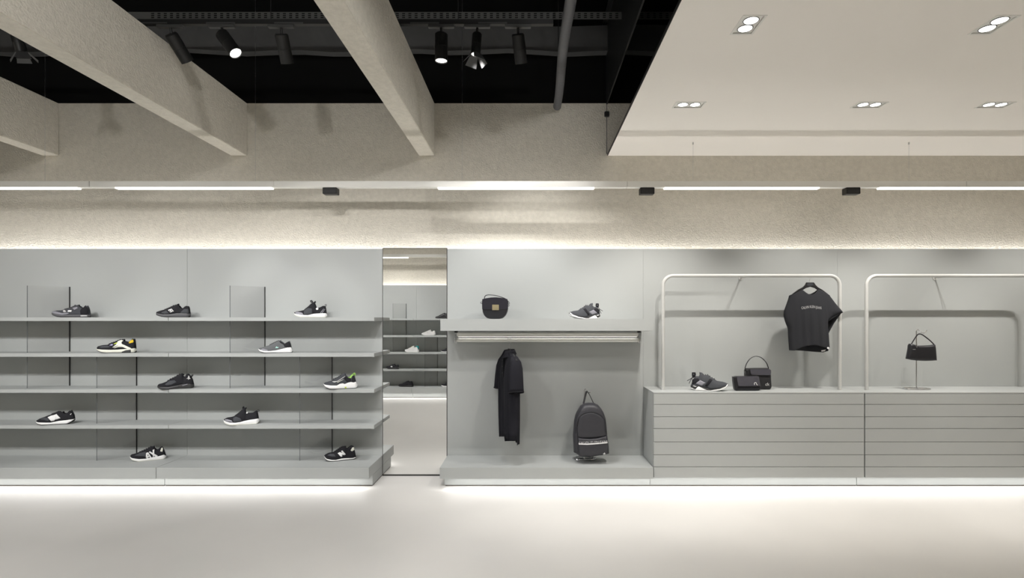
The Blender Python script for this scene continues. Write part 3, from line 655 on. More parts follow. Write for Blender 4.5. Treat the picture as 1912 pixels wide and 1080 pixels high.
SPEC[7] = dict(o=(590, 685), ext=(268, 1490), Y=4.82, Z=SH[2], yaw=18, base=((268, 808), (1490, 742)),
  bot=[(268, 660), (340, 735), (500, 787), (700, 790), (900, 775), (1050, 765), (1250, 755), (1450, 742), (1490, 705)], mid=[(268, 620), (340, 650), (550, 665), (750, 660), (850, 602), (950, 580), (1030, 605), (1150, 552), (1260, 528), (1350, 545), (1430, 512), (1490, 640)],
  top=[(268, 612), (330, 570), (450, 535), (590, 490), (640, 430), (780, 380), (900, 280), (1020, 222), (1080, 315), (1180, 365), (1250, 275), (1340, 238), (1390, 300), (1425, 480), (1490, 632)],
  xa=1035, mats=(GREY1, WHT, RUBD), laces=(600, 960),
  patches=[('heel_lining', [(1130, 352), (1200, 350), (1260, 262), (1340, 245), (1345, 290), (1300, 300), (1250, 385), (1180, 380)], LIME), ('heel_counter', [(1290, 400), (1310, 310), (1350, 300), (1410, 420), (1420, 510), (1350, 540), (1260, 520)], BLACKF), ('collar_panel', [(1000, 400), (1060, 320), (1180, 385), (1250, 395), (1260, 510), (1130, 540), (1080, 500)], BLACKF),
           ('side_stripe', [(590, 510), (760, 495), (1040, 315), (1045, 330), (770, 515), (660, 545), (585, 525)], GREY4, False), ('side_stripe', [(760, 535), (980, 430), (985, 440), (770, 550)], OFFW, False), ('sole_insert', [(1020, 700), (1090, 690), (1085, 745), (1040, 745)], LIMEY)],
  loops=[('pull_loop', [(1340, 290), (1335, 235), (1370, 215), (1400, 250), (1385, 320)], LIME, .003)])
SPEC[8] = dict(o=(55, 755), ext=(248, 1630), Y=4.82, Z=SH[3], yaw=14, base=((248, 765), (1630, 688)), w=.145,
  bot=[(248, 670), (350, 722), (520, 750), (800, 735), (1100, 715), (1400, 698), (1550, 625), (1630, 550)], mid=[(248, 645), (400, 665), (850, 660), (1150, 595), (1400, 567), (1630, 532)],
  top=[(248, 638), (275, 600), (400, 530), (560, 470), (780, 380), (950, 320), (1050, 272), (1185, 290), (1260, 330), (1370, 330), (1440, 250), (1490, 215), (1550, 310), (1610, 400), (1630, 525)],
  xa=1190, mats=(BLACKF, WHT, RUBD), laces=(800, 1120),
  patches=[('letter_n', [(728, 465), (840, 412), (960, 442), (925, 390), (1025, 350), (1182, 492), (1080, 530), (985, 550), (978, 578), (875, 600)], INKW, False, .002), ('vamp_panel', [(430, 545), (580, 480), (720, 480), (800, 560), (780, 600), (600, 560)], GREY1), ('heel_tick', [(1500, 355), (1540, 320), (1552, 330), (1520, 375)], INKW)])
SPEC[9] = dict(SPEC[3]); SPEC[9].update(o=(405, 750), ext=(243, 1528), Y=4.82, Z=SH[3], yaw=17, base=((243, 842), (1528, 770)),
  bot=[(243, 710), (330, 775), (480, 820), (620, 825), (850, 805), (1050, 795), (1450, 770), (1528, 700)], mid=[(243, 655), (330, 700), (500, 735), (700, 740), (850, 720), (1000, 680), (1200, 640), (1490, 597), (1528, 650)],
  top=[(243, 650), (300, 615), (370, 580), (520, 560), (640, 520), (760, 430), (880, 320), (945, 235), (1015, 250), (1040, 370), (1080, 418), (1280, 405), (1390, 322), (1450, 345), (1470, 450), (1500, 600), (1528, 642)], xa=1015, laces=(640, 900),
  patches=[('toe_cap', [(300, 630), (400, 617), (560, 650), (615, 715), (420, 695), (320, 672)], GREY3), ('side_panel', [(600, 570), (700, 520), (860, 570), (920, 650), (800, 710), (640, 720)], GREY1)],
  loops=[('pull_loop', [(925, 260), (930, 200), (955, 185), (970, 215), (965, 260)], BLACKF, .002), ('pull_loop', [(1440, 330), (1470, 290), (1515, 300), (1500, 335), (1450, 350)], BLACKF, .0022)], tagdisc=(1095, 385, .006))
SPEC[10] = dict(o=(230, 820), ext=(250, 1552), Y=4.87, Z=.183, yaw=26, base=((250, 840), (1552, 665)), w=.155,
  bot=[(250, 700), (330, 760), (560, 800), (750, 803), (1000, 768), (1250, 722), (1450, 685), (1552, 625)], mid=[(250, 655), (330, 702), (600, 715), (850, 690), (1000, 650), (1280, 592), (1470, 532), (1552, 580)],
  top=[(250, 648), (300, 590), (450, 545), (600, 480), (750, 410), (900, 330), (1000, 268), (1080, 268), (1180, 370), (1240, 375), (1340, 272), (1410, 255), (1450, 330), (1500, 460), (1552, 572)],
  xa=1085, mats=(BLACKF, WHT, OFFW), laces=(560, 1020),
  patches=[('letter_a', [(840, 645), (840, 490), (880, 460), (925, 465), (1035, 630), (985, 655), (948, 600), (905, 625), (905, 665), (880, 680)], INKW, False, .002), ('letter_a_hole', [(900, 535), (915, 525), (930, 575), (900, 590)], BLACKF, False, .0035),
           ('letter_x', [(935, 450), (980, 422), (1260, 568), (1230, 590), (1160, 600)], INKW, False, .002), ('letter_x', [(1070, 370), (1128, 348), (1132, 600), (1082, 625)], INKW, False, .003),
           ('vamp_panel', [(430, 600), (620, 500), (830, 440), (830, 640), (740, 600)], GREY1), ('heel_tab', [(1338, 405), (1375, 300), (1420, 272), (1440, 330), (1418, 425)], OFFW)])
SPEC[11] = dict(o=(590, 820), ext=(295, 1445), Y=4.87, Z=.183, yaw=22, base=((295, 858), (1445, 705)), w=.17,
  bot=[(295, 710), (350, 780), (450, 822), (650, 822), (850, 785), (1000, 760), (1300, 730), (1445, 680)], mid=[(295, 670), (370, 750), (550, 768), (700, 762), (900, 712), (1100, 692), (1300, 677), (1445, 642)],
  top=[(295, 660), (350, 610), (470, 550), (600, 530), (720, 450), (850, 350), (920, 310), (1020, 278), (1080, 350), (1120, 370), (1200, 290), (1270, 255), (1350, 275), (1380, 380), (1425, 600), (1445, 635)],
  xa=1040, mats=(BLACKF, WHT, RUBD), laces=(640, 980),
  patches=[('letter_n', [(763, 520), (840, 478), (930, 500), (883, 440), (935, 418), (1057, 548), (1000, 582), (905, 562), (942, 612), (890, 648)], INKW, False, .002), ('heel_tab', [(1228, 412), (1290, 302), (1352, 287), (1380, 380), (1280, 438)], OFFW), ('vamp_panel', [(400, 620), (500, 560), (640, 560), (700, 640), (560, 650)], GREY1)])
SPEC[12] = dict(o=(1050, 555), ext=(240, 1345), Y=4.80, Z=1.4045, yaw=14, base=((240, 782), (1345, 778)), w=.175,
  bot=[(240, 620), (320, 690), (500, 755), (700, 780), (1200, 778), (1260, 740), (1345, 710)], mid=[(240, 575), (330, 622), (500, 692), (750, 740), (900, 702), (1100, 642), (1345, 642)],
  top=[(240, 568), (300, 530), (400, 497), (570, 475), (640, 420), (740, 370), (830, 290), (960, 300), (1000, 228), (1045, 240), (1100, 350), (1180, 345), (1250, 390), (1300, 450), (1315, 600), (1345, 636)],
  xa=1045, mats=(GREY1, RUBD, WHT), laces=(620, 1000),
  patches=[('sole_wedge', [(860, 760), (1100, 650), (1135, 662), (1215, 755), (1200, 772), (860, 775)], WHT), ('toe_bumper', [(245, 575), (275, 560), (330, 630), (500, 705), (760, 755), (760, 778), (500, 745), (330, 690)], WHT),
           ('side_strap', [(900, 530), (1070, 450), (1195, 560), (1010, 632)], GREY3), ('midfoot_strap', [(700, 430), (790, 400), (930, 620), (860, 650)], BLACKF), ('heel_counter', [(1120, 400), (1240, 400), (1300, 460), (1305, 590), (1200, 560), (1090, 450)], BLACKF), ('heel_pod_line', [(1165, 650), (1270, 625), (1275, 640), (1185, 665)], INKW), ('heel_patch', [(1215, 352), (1260, 375), (1310, 440), (1270, 430)], INKW)],
  loops=[('pull_loop', [(1250, 390), (1215, 290), (1215, 245), (1285, 245), (1280, 300), (1262, 380)], BLACKF, .0035), ('cord', [(1290, 385), (1340, 430), (1450, 495)], BLACKF, .0022), ('cord', [(1300, 400), (1340, 470), (1390, 580)], BLACKF, .0022)])
G1 = 'sneakers on the wall shelves'
shoe(SPEC[1], 'sneaker', 'black and silver-grey low sneaker with small white emblem, leftmost on the top shelf', G1)
shoe(SPEC[2], 'sneaker', 'black sneaker with grey sole and white square emblem, middle of the top shelf', G1)
shoe(SPEC[3], 'sneaker', 'black slip-on sneaker with thick white sole and round white tag on the top shelf', G1)
shoe(SPEC[4], 'sneaker', 'black and cream running shoe with yellow heel lining on the second shelf', G1)
shoe(SPEC[5], 'sneaker', 'grey sneaker with white wedge sole and small mint emblem on the second shelf', G1)
shoe(SPEC[6], 'sneaker', 'all-black chunky running shoe on the third shelf', G1)
shoe(SPEC[7], 'sneaker', 'grey chunky sneaker with lime green heel and white sole on the third shelf', G1)
shoe(SPEC[8], 'sneaker', 'black low sneaker with a big white N block at the left of the fourth shelf', G1)
shoe(SPEC[9], 'sneaker', 'black slip-on sneaker with white sole and grey toe cap on the fourth shelf', G1)
shoe(SPEC[10], 'sneaker', 'black sneaker with large white letters AX on the bottom plinth', G1)
shoe(SPEC[11], 'sneaker', 'black sneaker with white letter N and pale heel tab on the bottom plinth', G1)
shoe(SPEC[12], 'sneaker', 'dark grey running shoe with white sole wedge on the thick shelf')
s13 = dict(SPEC[12]); s13['shear'] = 0
shoe(s13, 'sneaker', 'dark running shoe with white sole wedge on the drawer unit, toe to the right', loc=(W(1321, 0, 4.80).x, 4.75, .8004), flip=True, scale=1.12, rotz=math.radians(-16))
# shoes on the opposite shelving, seen in the mirror
GM = 'shoes seen in the mirror'
def mshoe(sp, px, Z, lab, recol=None, sc=.8, yaw=10, dy=0):
    d = 10.06+(-YO)-.15-.05+dy; X = (px-PX)*d/F
    return shoe(dict(SPEC[sp], shear=0), 'sneaker', lab, GM, loc=(X, 10.06-d+0, Z+.0004), flip=True, scale=sc, rotz=PI+math.radians(yaw), recol=recol)
mshoe(6, 826, SH[0], 'black low shoe at the right of the mirror, on the reflected top shelf', (LEATH, RUBD, RUBD))
mshoe(2, 800, SH[1], 'plain white sneaker seen in the mirror', (WHT, WHT, WHT), sc=.86)
a = mshoe(7, 769, SH[2], 'white sneaker with lime and teal heel seen in the mirror', (WHT, WHT, WHT), sc=.88)
def heel_patch(root, name, m, x0, x1, z0, z1, w):
    obj(name, rbox(x0, x1, -w, w, z0, z1, .008, 3), m, root, local=True, smooth=True)
heel_patch(a, 'heel_lining', TEAL, -.128, -.075, .055, .115, .022); heel_patch(a, 'lace_cover', LIMEY, -.045, .015, .085, .104, .020)
mshoe(5, 835, SH[2], 'black shoe with white sole lines at the right of the mirror, third reflected shelf', (BLACKF, INKW, RUBD))
mshoe(2, 733, SH[3], 'small black sneaker at the left of the mirror, on the reflected fourth shelf', (BLACKF, RUBD, RUBD), sc=.8)
mshoe(6, 758, .183, 'black chunky sneaker on the reflected bottom plinth in the mirror', (BLACKF, RUBD, RUBD), sc=.84)
mshoe(3, 836, .183, 'black sneaker with white sole at the lower right of the mirror', (BLACKF, WHT, WHT), sc=.84)

# ------------------------------------------------------------------ bags
def pillow(outline, depth, yc, prof=((1, 0), (.985, .35), (.955, .68), (.9, .88), (.8, .97), (.55, 1), (.25, 1.0)), backflat=1.0, fold=0):
    """outline: world (x,z) points; a rounded solid around y=yc"""
    bm = bmesh.new(); n = len(outline); cx = sum(p[0] for p in outline)/n; cz = sum(p[1] for p in outline)/n
    def ring(s, y): return [bm.verts.new((cx+(x-cx)*s, y, cz+(z-cz)*s)) for x, z in outline]
    prev = None; mid = ring(1, yc)
    for sg, df in ((-1, 1), (1, backflat)):
        prev = mid
        for s, d in prof[1:]:
            r = ring(s, yc+sg*depth/2*d*df)
            for k in range(n): bm.faces.new((prev[k], prev[(k+1) % n], r[(k+1) % n], r[k]))
            prev = r
        c = bm.verts.new((cx, yc+sg*depth/2*df, cz))
        for k in range(n): bm.faces.new((prev[k], prev[(k+1) % n], c))
    return bm
def smooth_pts(pts, it=2, closed=True):
    for _ in range(it):
        out = []; n = len(pts)
        for i in range(n if closed else n-1):
            a, b = pts[i], pts[(i+1) % n]
            out += [tuple(a[k]*.75+b[k]*.25 for k in range(len(a))), tuple(a[k]*.25+b[k]*.75 for k in range(len(a)))]
        if not closed: out = [pts[0]]+out+[pts[-1]]
        pts = out
    return pts
def tr_(o, k, Y):
    def f(pts): return [tuple((W(o[0]+p[0]/k, o[1]+p[1]/k, Y).x, W(o[0]+p[0]/k, o[1]+p[1]/k, Y).z)) for p in pts]
    return f
def plate(outline, y0, y1, bev=.001):
    bm = bmesh.new(); f = bm.faces.new([bm.verts.new((x, y0, z)) for x, z in outline])
    r = bmesh.ops.extrude_face_region(bm, geom=[f]); bmesh.ops.translate(bm, vec=(0, y1-y0, 0), verts=[g for g in r['geom'] if isinstance(g, bmesh.types.BMVert)])
    if bev: bmesh.ops.bevel(bm, geom=[e for e in bm.edges if abs(e.verts[0].co.y-e.verts[1].co.y) < 1e-6], offset=bev, segments=2, affect='EDGES')
    return bm
BOXP = ((1, 0), (1, .55), (.99, .8), (.965, .95), (.9, 1), (.5, 1.0))
# saddle bag on the thick shelf
f = tr_((880, 540), 16.61, 4.80); Yb = 4.80; zfix = 1.4049
t = thing('handbag', 'round-bottomed black leather flap bag with brass plate on the thick shelf', 'handbag', (f([(740, 0)])[0][0], Yb, zfix))
ol = f(smooth_pts([(350, 320), (480, 292), (620, 270), (800, 265), (960, 285), (1130, 318), (1142, 480), (1140, 640), (1110, 760), (1040, 860), (945, 928), (740, 932), (540, 928), (430, 860), (370, 760), (350, 640), (346, 480)], 1))
dz = zfix+.0006-min(p[1] for p in ol); up = lambda l: [(x, z+dz) for x, z in l]
obj('body', pillow(up(ol), .085, Yb, BOXP), LEATH, t, smooth=35)
fl = up(f([(352, 326), (480, 296), (620, 274), (800, 269), (960, 289), (1128, 322), (1142, 480), (1138, 638), (900, 640), (600, 640), (352, 640), (347, 480)]))
obj('flap', plate(fl, Yb-.047, Yb-.0435, .0012), cm('black_smooth_leather', (.014, .013, .02), .33), t, smooth=35)
obj('top_edge', T([(x, Yb-.044, z) for x, z in up(f([(365, 345), (500, 315), (640, 290), (800, 284), (960, 300), (1120, 326)]))], .0012, 6), GREY2, t)
c = up(f([(660, 495), (865, 665)])); q = obj('clasp', rbox(c[0][0], c[1][0], Yb-.053, Yb-.0475, c[1][1], c[0][1], .0015), GOLD, t)
bm = text_bm('P', .022); bm.transform(Matrix.Translation(((c[0][0]+c[1][0])/2, Yb-.0535, (c[0][1]+c[1][1])/2)) @ Matrix.Rotation(PI/2, 4, 'X')); bm.free()
obj('clasp_relief', T([(x, Yb-.0545, z) for x, z in up(f(smooth_pts([(700, 600), (725, 560), (760, 560), (780, 590), (810, 600)], 2, False)))], .0016, 6), GOLD, q)
hp = up(f(smooth_pts([(412, 310), (415, 260), (450, 205), (530, 185), (650, 188), (800, 215), (950, 262), (1060, 305)], 2, False)))
obj('handle', T([(x, Yb-.02, z) for x, z in hp], .0035, 8, flat=(1, 1.6)), LEATH, t, smooth=True)
for pts in ([(345, 400), (300, 410), (290, 445), (325, 460), (350, 430)], [(1140, 370), (1180, 420), (1185, 470), (1150, 470)], [(1160, 480), (1185, 520), (1150, 548), (1140, 510)]):
    obj('side_ring', T([(x, Yb-.01, z) for x, z in up(f(pts))], .0025, 6, closed=True), BLKM, t, smooth=True)

# shoulder bag and clutch on the drawer unit
f = tr_((1270, 650), 10.62, 4.84); Yb = 4.84
t = thing('handbag', 'black shoulder bag with glossy flap and metal letters, standing behind the clutch', 'handbag', (f([(1530, 0)])[0][0], Yb, .8))
ol = f([(1290, 420), (1320, 385), (1500, 380), (1720, 380), (1768, 440), (1775, 600), (1785, 740), (1775, 775), (1745, 795), (1500, 797), (1310, 795), (1290, 760)]); dz = .8006-min(p[1] for p in ol)
up = lambda l: [(x, z+dz) for x, z in l]
obj('body', pillow(up(ol), .075, Yb, BOXP), cm('black_textured', (.010, .010, .012), .6), t, smooth=35)
obj('flap', plate(up(f([(1345, 395), (1735, 395), (1760, 420), (1755, 500), (1740, 516), (1385, 512), (1360, 490)])), Yb-.047, Yb-.038, .003), PATENT, t, smooth=40)
hp = up(f(smooth_pts([(1285, 460), (1285, 370), (1330, 260), (1410, 170), (1515, 138), (1620, 175), (1710, 270), (1750, 370), (1755, 430)], 2, False)))
obj('handle', T([(x, Yb, z) for x, z in hp], .0034, 8, flat=(1, 1.8)), LEATH, t, smooth=True)
obj('side_ring', T([(x, Yb-.02, z) for x, z in up(f([(1272, 440), (1262, 465), (1275, 485), (1292, 465)]))], .0018, 6, closed=True), CHROME, t)
obj('side_ring', T([(x, Yb-.02, z) for x, z in up(f([(1768, 440), (1758, 465), (1771, 485), (1785, 465)]))], .0018, 6, closed=True), CHROME, t)
c = up(f([(1690, 695)]))[0]; bm = text_bm('ck', .036, width=.036); bm.transform(Matrix.Translation((c[0], Yb-.0385, c[1])) @ Matrix.Rotation(PI/2, 4, 'X'))
obj('metal_letters', bm, GREY4, t, mod=solid(.001, 0))
f = tr_((1270, 650), 10.62, 4.745); Yb = 4.745
t = thing('clutch_bag', 'small glossy black clutch bag lying in front of the shoulder bag', 'clutch bag', (f([(1310, 0)])[0][0], Yb, .8))
ol = f([(1040, 535), (1060, 545), (1090, 528), (1300, 524), (1530, 522), (1545, 600), (1582, 740), (1575, 785), (1545, 802), (1300, 808), (1095, 810), (1070, 790), (1060, 740), (1045, 620)]); dz = .8006-min(p[1] for p in ol)
up = lambda l: [(x, z+dz) for x, z in l]
obj('body', pillow(up(ol), .055, Yb, BOXP), LEATH, t, smooth=35)
obj('flap', plate(up(f([(1088, 530), (1300, 524), (1530, 524), (1545, 620), (1562, 700), (1550, 715), (1130, 720), (1105, 640)])), Yb-.036, Yb-.0285, .003), PATENT, t, smooth=40)
obj('lower_gusset', plate(up(f([(1115, 728), (1545, 722), (1545, 760), (1120, 765)])), Yb-.0295, Yb-.0275, .0005), BLACKF, t)
obj('metal_emblem', T([(x, Yb-.0372, z) for x, z in up(f(smooth_pts([(1440, 690), (1432, 660), (1455, 640), (1480, 655), (1478, 685), (1500, 690)], 1, False)))], .0022, 6), INKW, t)

# display stands
def stand(px, py_base, Z, Y, hz, lab, hookdir=1, baser=.11, hook=.055, fwdy=.04):
    x = (px-PX)*Y/F
    t = thing('display_stand', lab, 'display stand', (x, Y, Z), group='chrome display stands')
    obj('pole', T([(x, Y, Z+.004), (x, Y, hz-.012)], .0045, 10), STEEL, t, smooth=True)
    arc = [(x+hookdir*(.012-.012*math.cos(a)), Y-.0, hz-.012+.012*math.sin(a)) for a in [PI*k/10 for k in range(11)]]
    p2 = [(x, Y, hz-.02)]+arc+[(x+hookdir*.030, Y-fwdy*.6, hz-.026), (x+hookdir*.040, Y-fwdy, hz-.028), (x+hookdir*.052, Y-fwdy*1.1, hz-.018), (x+hookdir*hook*1.05, Y-fwdy*1.1, hz-.004)]
    obj('hook', T(smooth_pts(p2, 1, False), .003, 8), CHROME, t, smooth=True)
    bm = bmesh.new()
    tube(bm, [(x+baser*math.cos(a), Y-.0+baser*.62*math.sin(a), Z+.0055) for a in [2*PI*k/40 for k in range(40)]], .005, 8, closed=True)
    tube(bm, [(x-baser, Y, Z+.0055), (x+baser, Y, Z+.0055)], .0048, 8); tube(bm, [(x, Y-baser*.6, Z+.0055), (x, Y+baser*.6, Z+.0055)], .0048, 8)
    obj('base_ring', bm, CHROME, t, smooth=True)
    obj('base_hub', T([(x, Y, Z+.0005), (x, Y, Z+.014)], .012, 14), CHROME, t, smooth=35)
    return t
Ys = 4.835
stand(1711, 722, .8, Ys, W(0, 616, Ys).z, 'chrome display stand on the drawer unit carrying the small handbag')
f = tr_((1660, 600), 7.717, 4.775); Yb = 4.775
t = thing('handbag', 'small black zip handbag hanging from the chrome stand', 'handbag', (f([(470, 0)])[0][0], Yb, f([(470, 570)])[0][1]))
ol = f([(285, 345), (300, 325), (335, 330), (400, 352), (520, 350), (600, 346), (662, 338), (672, 400), (678, 480), (685, 568), (600, 574), (520, 576), (400, 570), (320, 560), (252, 545), (268, 460), (280, 400)])
obj('body', pillow(ol, .060, Yb+.005, prof=((1, 0), (.985, .35), (.955, .6), (.9, .8), (.8, .93), (.55, 1), (.25, 1.0))), LEATH, t, smooth=45)
zb4 = f([(0, 330)])[0][1]; zt4 = f([(0, 186)])[0][1]
obj('zip', T([(x, Yb-.024, z) for x, z in f([(312, 405), (420, 408), (550, 408)])], .0010, 6), GREY4, t)
obj('handle', T([(x, Yb+.005+.018*max(0, (z-zb4)/(zt4-zb4)), z) for x, z in f(smooth_pts([(325, 335), (360, 285), (430, 200), (455, 186), (490, 186), (530, 215), (600, 275), (660, 345)], 1, False))], .0042, 8, flat=(1, 1.2)), LEATH, t, smooth=True)
obj('zip_pull', T([(x, Yb-.026, z) for x, z in f([(345, 330), (375, 322), (385, 345), (370, 380), (355, 350)])], .0012, 6, closed=True), CHROME, t)

# backpack stand and backpack
Ys = 4.905
stand(1091, 857, .183, Ys, W(0, 727, Ys).z, 'chrome display stand on the plinth carrying the backpack', baser=.10)
t_ = None
f = tr_((1050, 710), 6.745, 4.78); Yb = 4.765
t = thing('backpack', 'black backpack with a white printed band hanging from a stand', 'backpack', (f([(360, 0)])[0][0], Yb, f([(0, 950)])[0][1]))
ol = f([(205, 372), (230, 330), (270, 302), (330, 292), (400, 294), (450, 315), (490, 360), (520, 410), (545, 480), (556, 560), (562, 640), (566, 700), (578, 770), (583, 850), (588, 912), (520, 933), (430, 946), (330, 952), (205, 956), (195, 938), (145, 915), (140, 800), (135, 700), (144, 600), (150, 520), (165, 450), (182, 410)])
obj('body', pillow(ol, .15, Yb+.035, prof=((1, 0), (.995, .25), (.97, .6), (.93, .82), (.86, .94), (.6, 1), (.3, 1.02))), NYLON, t, smooth=50)
fy = Yb+.035-.075
obj('front_panel', pillow(f([(185, 500), (200, 455), (240, 415), (300, 394), (370, 390), (430, 405), (480, 440), (525, 480), (532, 560), (540, 640), (545, 690), (400, 712), (300, 716), (190, 712), (178, 640), (178, 560)]), .03, fy-.000), NYLON, t, smooth=50)
pk = obj('front_pocket', pillow(f([(185, 700), (230, 712), (330, 722), (430, 712), (550, 680), (562, 740), (572, 820), (576, 905), (500, 925), (380, 940), (210, 945), (196, 900), (188, 800)]), .05, fy-.004), NYLON, t, smooth=50)
def arc3(pts, y): return [(x, y, z) for x, z in f(smooth_pts(pts, 2, False))]
obj('zip', T(arc3([(160, 650), (182, 520), (200, 455), (240, 415), (300, 394), (370, 388), (440, 405), (495, 445), (530, 480), (520, 560), (545, 660)], fy-.011), .0024, 6), NYLD, t, smooth=True)
bo = f([(193, 745), (300, 752), (360, 752), (440, 745), (556, 733), (553, 758), (440, 772), (360, 785), (300, 788), (198, 786)])
obj('printed_band', plate(f([(193, 768), (300, 772), (360, 770), (440, 764), (553, 750), (551, 768), (440, 779), (360, 786), (300, 789), (198, 786)]), fy-.0312, fy-.0300, 0), INKW, pk)
bm = text_bm('CALVIN KLEIN JEANS', .026, width=f([(553, 0)])[0][0]-f([(195, 0)])[0][0]); c = f([(374, 758)])[0]
bm.transform(Matrix.Translation((c[0], fy-.031, c[1])) @ Matrix.Rotation(math.radians(-3), 4, 'Y') @ Matrix.Rotation(PI/2, 4, 'X')); obj('printed_text', bm, INKG, pk, mod=solid(.0008, 0))
c = f([(512, 900)])[0]; bm = text_bm('ck', .026, width=.02); bm.transform(Matrix.Translation((c[0], fy-.0285, c[1])) @ Matrix.Rotation(PI/2, 4, 'X')); obj('small_emblem', bm, INKW, pk, mod=solid(.001, 0))
zb5 = f([(0, 300)])[0][1]; zt5 = f([(0, 158)])[0][1]
obj('handle', T([(x, Yb+.05+.048*max(0, (z-zb5)/(zt5-zb5)), z) for x, z in f(smooth_pts([(270, 305), (290, 240), (315, 160), (330, 158), (365, 225), (398, 300)], 1, False))], [.008]*12, 8, flat=(1.0, .35)), NYLD, t, smooth=True)
for s_, x_ in ((-1, 215), (1, 500)):
    obj('shoulder_strap', T([(x, Yb+.106, z) for k, (x, z) in enumerate(f([(360+s_*60, 330), (360+s_*90, 430), (360+s_*110, 600), (360+s_*130, 800), (360+s_*150, 900)]))], .012, 8, flat=(1.6, .5)), NYLD, t, smooth=True)

# ------------------------------------------------------------------ hangers, t-shirt, polo
f = tr_((1432, 510), 6.75, 4.79); Yb = 4.79
t = thing('clothes_hanger', 'black plastic hanger on the garment rack', 'hanger', (f([(540, 0)])[0][0], Yb, f([(0, 110)])[0][1]))
c = f([(540, 110)])[0]
hk = [(c[0], c[1]-.003), (c[0], c[1]+.03), (c[0]+.004, c[1]+.047)]
zc_ = 1.774; xc_ = c[0]
hk = [(xc_, c[1]-.004), (xc_, zc_-.030), (xc_+.012, zc_-.022)]+[(xc_+.0195*math.cos(a), zc_+.0195*math.sin(a)) for a in [(-.6+3.3*k/12) for k in range(13)]]
obj('hook', T([(x, Yb, z) for x, z in hk], .0015, 6), STEEL, t, smooth=True)
hol = f([(495, 120), (590, 120), (610, 150), (640, 180), (700, 215), (775, 272), (790, 296), (770, 300), (720, 275), (640, 218), (600, 190), (545, 175), (490, 190), (440, 222), (370, 275), (310, 300), (295, 292), (320, 265), (390, 212), (450, 180), (480, 150)])
obj('hanger_body', plate(hol, Yb-.006, Yb+.006, .002), HANG, t, smooth=35)
obj('size_badge', plate(f(smooth_pts([(505, 132), (575, 132), (578, 162), (500, 162)], 1)), Yb-.0075, Yb-.006, 0), GREY1, t)

def sheet(T_, B_, xl, xr, nu, nv, yfun, f):
    """grid between a top curve and a bottom curve (crop coordinates)"""
    bm = bmesh.new(); R_ = []
    for j in range(nv+1):
        v = j/nv; row = []
        for i in range(nu+1):
            u = i/nu; y0, y1 = interp(T_, u), interp(B_, u); cy = y0+(y1-y0)*v
            a, b = interp(xl, cy), interp(xr, cy); cx = a+(330-a)*u/.15 if u < .15 else (330+(u-.15)*578.6 if u < .85 else 735+(b-735)*(u-.85)/.15)
            x, z = f([(cx, cy)])[0]; row.append(bm.verts.new((x, yfun(u, v, cx, cy), z)))
        R_.append(row)
    for a, b in zip(R_, R_[1:]):
        for k in range(nu): bm.faces.new((a[k], a[k+1], b[k+1], b[k]))
    return bm
def folds(cx, cy):
    k = min(1, max(0, (cy-330)/350)); s = 0
    for c_, w_, a_ in ((395, 32, 1), (490, 26, .8), (600, 28, .9), (700, 30, .6), (320, 24, .5), (745, 20, .7)): s += a_*math.exp(-((cx-c_-(cy-600)*.03)/w_)**2)
    return s*k
xlF = [(200, 285), (290, 283), (400, 245), (515, 203), (640, 238), (700, 268), (790, 270), (975, 285)]
xrF = [(200, 790), (290, 790), (400, 855), (489, 915), (545, 835), (600, 752), (650, 745), (780, 768), (960, 782)]
xrB = [(200, 790), (290, 790), (400, 855), (489, 915), (640, 832), (780, 772), (990, 775)]
topC = [(0, 290), (.0, 288), (.30, 214), (.36, 232), (.46, 272), (.5, 280), (.56, 274), (.66, 234), (.71, 210), (1, 288)]
xlF = smooth_pts(xlF, 2, False)
def fwd(cx): return -.045*max(0, (cx-790)/125)
def ycF(u, v, cx, cy):
    e = max(0, 1-(2*u-1)**2)**.5; q_ = min(1, max(0, (cy-215)/480)); D = .018+.048*q_*(2-q_); return Yb-.002-D*e+.011*folds(cx, cy)*e+fwd(cx)
def ycB(u, v, cx, cy):
    e = max(0, 1-(2*u-1)**2)**.5; q_ = min(1, max(0, (cy-215)/480)); D = .012+.036*q_*(2-q_); return Yb+.002+D*e+fwd(cx)
t = thing('t_shirt', 'charcoal t-shirt with small white lettering hanging on the garment rack', 't-shirt', (f([(540, 0)])[0][0], Yb, f([(0, 980)])[0][1]))
hemF = [(0, 975), (.13, 975), (.2, 955), (.36, 918), (.55, 905), (.75, 935), (.85, 950), (1, 930)]
hemB = [(0, 975), (.15, 975), (.4, 985), (.7, 1000), (.85, 1005), (.97, 990), (1, 985)]
topB = [(0, 288), (.30, 212), (.5, 205), (.71, 208), (1, 288)]
obj('front', sheet([(0, 288), (.15, 265), (.325, 214), (.36, 228), (.40, 250), (.44, 268), (.508, 284), (.575, 270), (.61, 250), (.65, 226), (.691, 210), (.85, 258), (1, 288)], hemF, xlF, xrF, 64, 60, ycF, f), CHARF, t, smooth=70, mod=solid(.002, 0))
obj('back', sheet([(0, 288), (.15, 265), (.325, 216), (.387, 240), (.473, 262), (.508, 266), (.561, 262), (.639, 238), (.691, 212), (.85, 258), (1, 288)], hemB, xlF, xrB, 64, 60, ycB, f), CHARF, t, smooth=70, mod=solid(.002, 0))
nk = [(425, 222), (455, 248), (500, 276), (540, 284), (585, 276), (620, 248), (645, 218)]
bm = T([(x, Yb-.028+.016*abs((k-3)/3)**1.5, z) for k, (x, z) in enumerate(f(nk))], .0075, 8, flat=(.55, 1)); obj('neckband', bm, cm('charcoal_rib', (.018, .018, .02), .9), t, smooth=True)
bm = T([(x, Yb-.045+.010*k, z) for k, (x, z) in enumerate(f([(915, 489), (870, 520), (810, 560), (752, 602)]))], .008, 8, flat=(.7, 1)); obj('sleeve_cuff', bm, CHARF, t, smooth=True)
